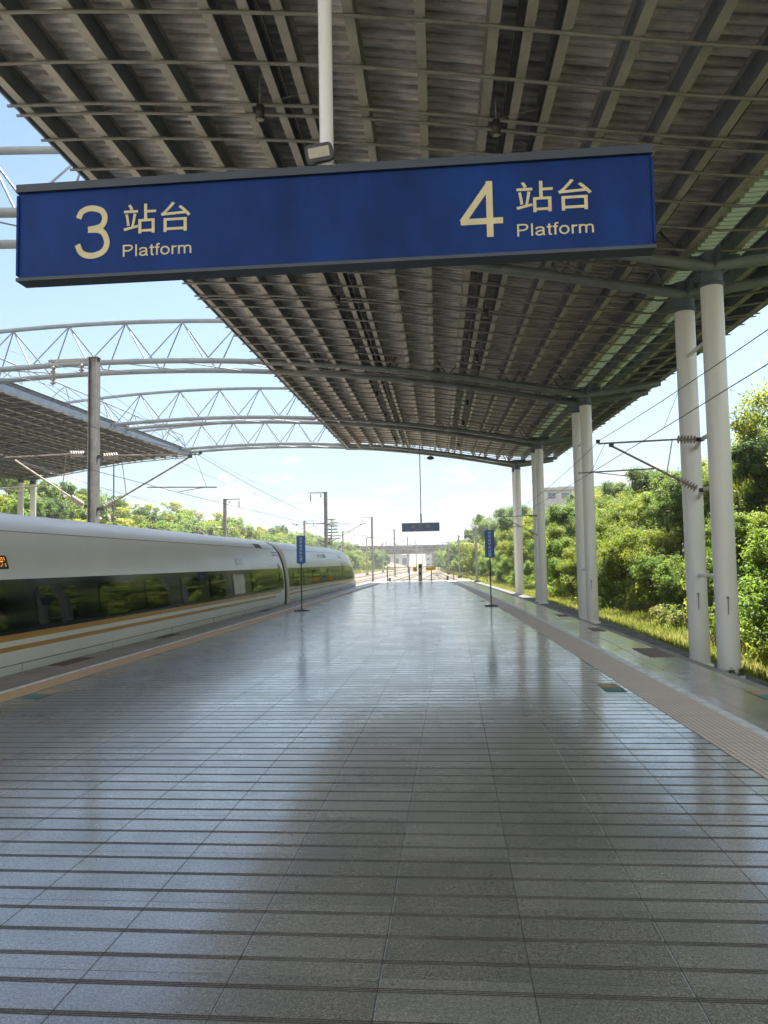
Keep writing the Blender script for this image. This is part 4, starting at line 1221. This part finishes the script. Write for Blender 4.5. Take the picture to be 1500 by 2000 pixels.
while y < 150:
    for row, (dx, s0, s1) in enumerate(((3.0, .58, .76), (6.0, .76, .92), (9.5, .8, .98), (14.5, .85, 1.0))):
        if row == 3 and y < 30: continue
        yy = y+rt.uniform(-1.2, 1.2)+row*1.3
        if row == 0:
            i = rt.choice((1, 3, 3, 0))
        else: i = rt.choice((0, 1, 2, 2, 4))
        x = xr(yy)+dx+rt.uniform(-.7, .7)
        d = 'nearest' if yy < 25 else 'near' if yy < 50 else 'middle distance' if yy < 95 else 'far'
        where = ['at the foot of the right bank', 'low on the right bank', 'halfway up the right bank', 'on top of the right bank'][row]
        tree(P_near[i], x, yy, rt.uniform(s0, s1)*(1 if yy < 95 else 1.15), f'{kinds_n[i]} {where}, {d} stretch', f'{kinds_n[i]}s {where}, {d} stretch')
    y += 3.3 if y < 60 else 4.6
y = 152
while y < 330:
    for row, dx in enumerate((2.5, 7.5, 13)):
        i = rt.randrange(3)
        yy = y+rt.uniform(-2, 2)
        kn = ['mid green', 'light green', 'dark green'][i]
        tree(P_far[i], xr(yy)+dx+rt.uniform(-1, 1), yy, rt.uniform(.75, 1.0), f'{kn} distant tree right of the cutting, towards the overpass', f'{kn} distant trees right of the cutting')
    y += 7
# taller dark group above the right bank, beyond the station
for i, (x, y, s) in enumerate(((12, 168, 1.5), (9.0, 176, 1.65), (15.5, 172, 1.4), (6.5, 190, 1.2))):
    tree(P_near[4] if i != 2 else P_near[2], x, y, s, ['dark tall tree with a ragged top behind the right stop sign', 'tallest dark tree over the right stop sign, ragged against the sky', 'tall loose tree just left of the farthest white column', 'dark tree at the left end of the tall group above the overpass end'][i], None)
tree(P_near[2], 17.0, 37, 1.22, 'tall sparse tree rising highest at the right edge of the photo', None)
tree(P_near[1], 14.4, 29.0, .98, 'bright yellow green tree right behind the nearest white columns', None)
# left hill
y = 40
while y < 330:
    for row, dx in enumerate((2, 8, 14, 21)):
        i = rt.randrange(3)
        yy = y+rt.uniform(-3, 3)
        kn = ['mid green', 'yellow green', 'dark green'][i]
        st_ = 'near' if yy < 110 else 'middle' if yy < 200 else 'far'
        tree(P_far[i], xl(yy)-dx+rt.uniform(-1.5, 1.5), yy, rt.uniform(.8, 1.05)*(1 if row < 2 else .95), f'{kn} tree on the left hill, {["foot","lower slope","upper slope","top"][row]} of its {st_} stretch', f'{kn} trees on the left hill, {["foot","lower slope","upper slope","top"][row]} of the {st_} stretch')
    y += 6.5 if y < 200 else 8.5
# the lone conifer
cf = empty('conifer_tree', (-39.3, 250, 3.2), 'lone dark conifer with layered branches above the hill at the left', 'tree')
mb = MB(); mb.tube([(0, 0, -2), (0, 0, 13.4)], [.35, .08], 8); mb.build('trunk', M_bark, cf)
cs, rs, ts = [], [], []
g = np.random.default_rng(3)
for k_ in range(9):
    z = 4.4+k_*1.05; rr_ = (4.2-k_*.36)*(.75+.5*g.random())
    for j in range(9):
        a = g.random()*6.28
        for f_ in (.35, .65, 1.0):
            cs.append((math.cos(a)*rr_*f_, math.sin(a)*rr_*f_, z+.1*f_)); rs.append(.42); ts.append(.25)
V_, t_ = leaf_cloud(cs, rs, ts, 22, .35, .35, 8)
o = bpy.data.objects.new('crown', cloud_mesh('crown', V_, t_, M_leafC)); COL.objects.link(o); o.parent = cf
# bushes along the foot of the right bank
for i in range(80):
    yy = 8+i*1.35+rt.uniform(-.8, .8)
    x = xr(yy)+rt.uniform(1.2, 4.2)
    k_ = rt.randrange(3)
    o = bpy.data.objects.new('shrub', P_bush[k_]); COL.objects.link(o)
    o.location = (x, yy, gz(x, yy)-.1); o.rotation_euler[2] = rt.uniform(0, 6); s = rt.uniform(.75, 1.4); o.scale = (s, s, s)
    kn = ['yellow green', 'mid green', 'small grassy'][k_]; st_ = 'near' if yy < 35 else 'middle' if yy < 70 else 'far'
    tag(o, f'{kn} shrub at the foot of the right bank, {st_} stretch', 'shrub', f'{kn} shrubs at the foot of the bank, {st_} stretch')
# grass
def grass(name, n_, fx, fy, hmin, hmax, wd, seed):
    g = np.random.default_rng(seed)
    yv = fy(g, n_); xv = fx(g, yv)
    zv = np.array([gz(a, b) for a, b in zip(xv, yv)])
    a = g.uniform(0, 6.28, n_); h_ = g.uniform(hmin, hmax, n_)
    dx, dy = np.cos(a)*wd*.5, np.sin(a)*wd*.5
    lx, ly = g.normal(0, .35, n_)*h_, g.normal(0, .35, n_)*h_
    V_ = np.stack([np.stack([xv-dx, yv-dy, zv-.03], 1), np.stack([xv+dx, yv+dy, zv-.03], 1), np.stack([xv+dx*.2+lx, yv+dy*.2+ly, zv+h_], 1), np.stack([xv-dx*.2+lx, yv-dy*.2+ly, zv+h_], 1)], 1).reshape(-1, 3)
    if name == 'grass':
        pt = np.sin(xv*1.1+1.3*np.sin(yv*.45))+np.sin(yv*.62+xv*.5)
        zv = np.where((pt < .05) & (xv > xrv(yv)-.3), zv-1.5, zv)
    cl_ = .5+.25*np.sin(xv*1.3+yv*.7)+g.normal(0, .15, n_)
    me = cloud_mesh(name, V_, np.clip(np.repeat(cl_, 4), 0, 1), M_grass)
    o = bpy.data.objects.new(name, me); COL.objects.link(o); o['kind'] = 'stuff'
    return o
xrv = np.vectorize(xr)
grass('grass', 60000, lambda g, yv: xrv(yv)-1.2+g.random(len(yv))**1.5*5, lambda g, n_: 6+g.random(n_)**1.3*110, .08, .34, .05, 1)
xlv = np.vectorize(xl)
grass('embankment_grass', 26000, lambda g, yv: xlv(yv)+3-g.random(len(yv))*12, lambda g, n_: 120+g.random(n_)*210, .3, .9, .35, 2)
grass('embankment_grass', 16000, lambda g, yv: xrv(yv)-.5+g.random(len(yv))*5, lambda g, n_: 115+g.random(n_)*200, .25, .7, .25, 4)

# ------------------------------------------------------------------ haze in the air
hb = MB(); hb.box((0, 540, 18), (1800, 1560, 44))
hm_ = bpy.data.materials.new('thin summer haze'); hm_.use_nodes = True
hm_.node_tree.nodes.clear()
_v = hm_.node_tree.nodes.new('ShaderNodeVolumePrincipled'); _o = hm_.node_tree.nodes.new('ShaderNodeOutputMaterial')
_v.inputs['Color'].default_value = (.90, .94, .97, 1); _v.inputs['Density'].default_value = .00042; _v.inputs['Anisotropy'].default_value = .3
hm_.node_tree.links.new(_v.outputs[0], _o.inputs['Volume'])
hb.build('haze', hm_, None, kind='stuff')

ms = RW(7.2, ROWS[1], 0)
g = np.random.default_rng(9)
cs = [(.26*math.sin(a), -.28*math.cos(a), .18+.26*g.random()) for a in np.linspace(-.9, .9, 16)]
V_, t_ = leaf_cloud(cs, [.09]*16, [.15]*16, 60, .05, 1.2, 4)
o = bpy.data.objects.new('weed_tuft', cloud_mesh('weed_tuft', V_, t_, M_leafC)); COL.objects.link(o)
o.location = (ms.x, ms.y, -1.62)
tag(o, 'dark tuft of weeds and moss at the foot of the nearest white column', 'weeds')
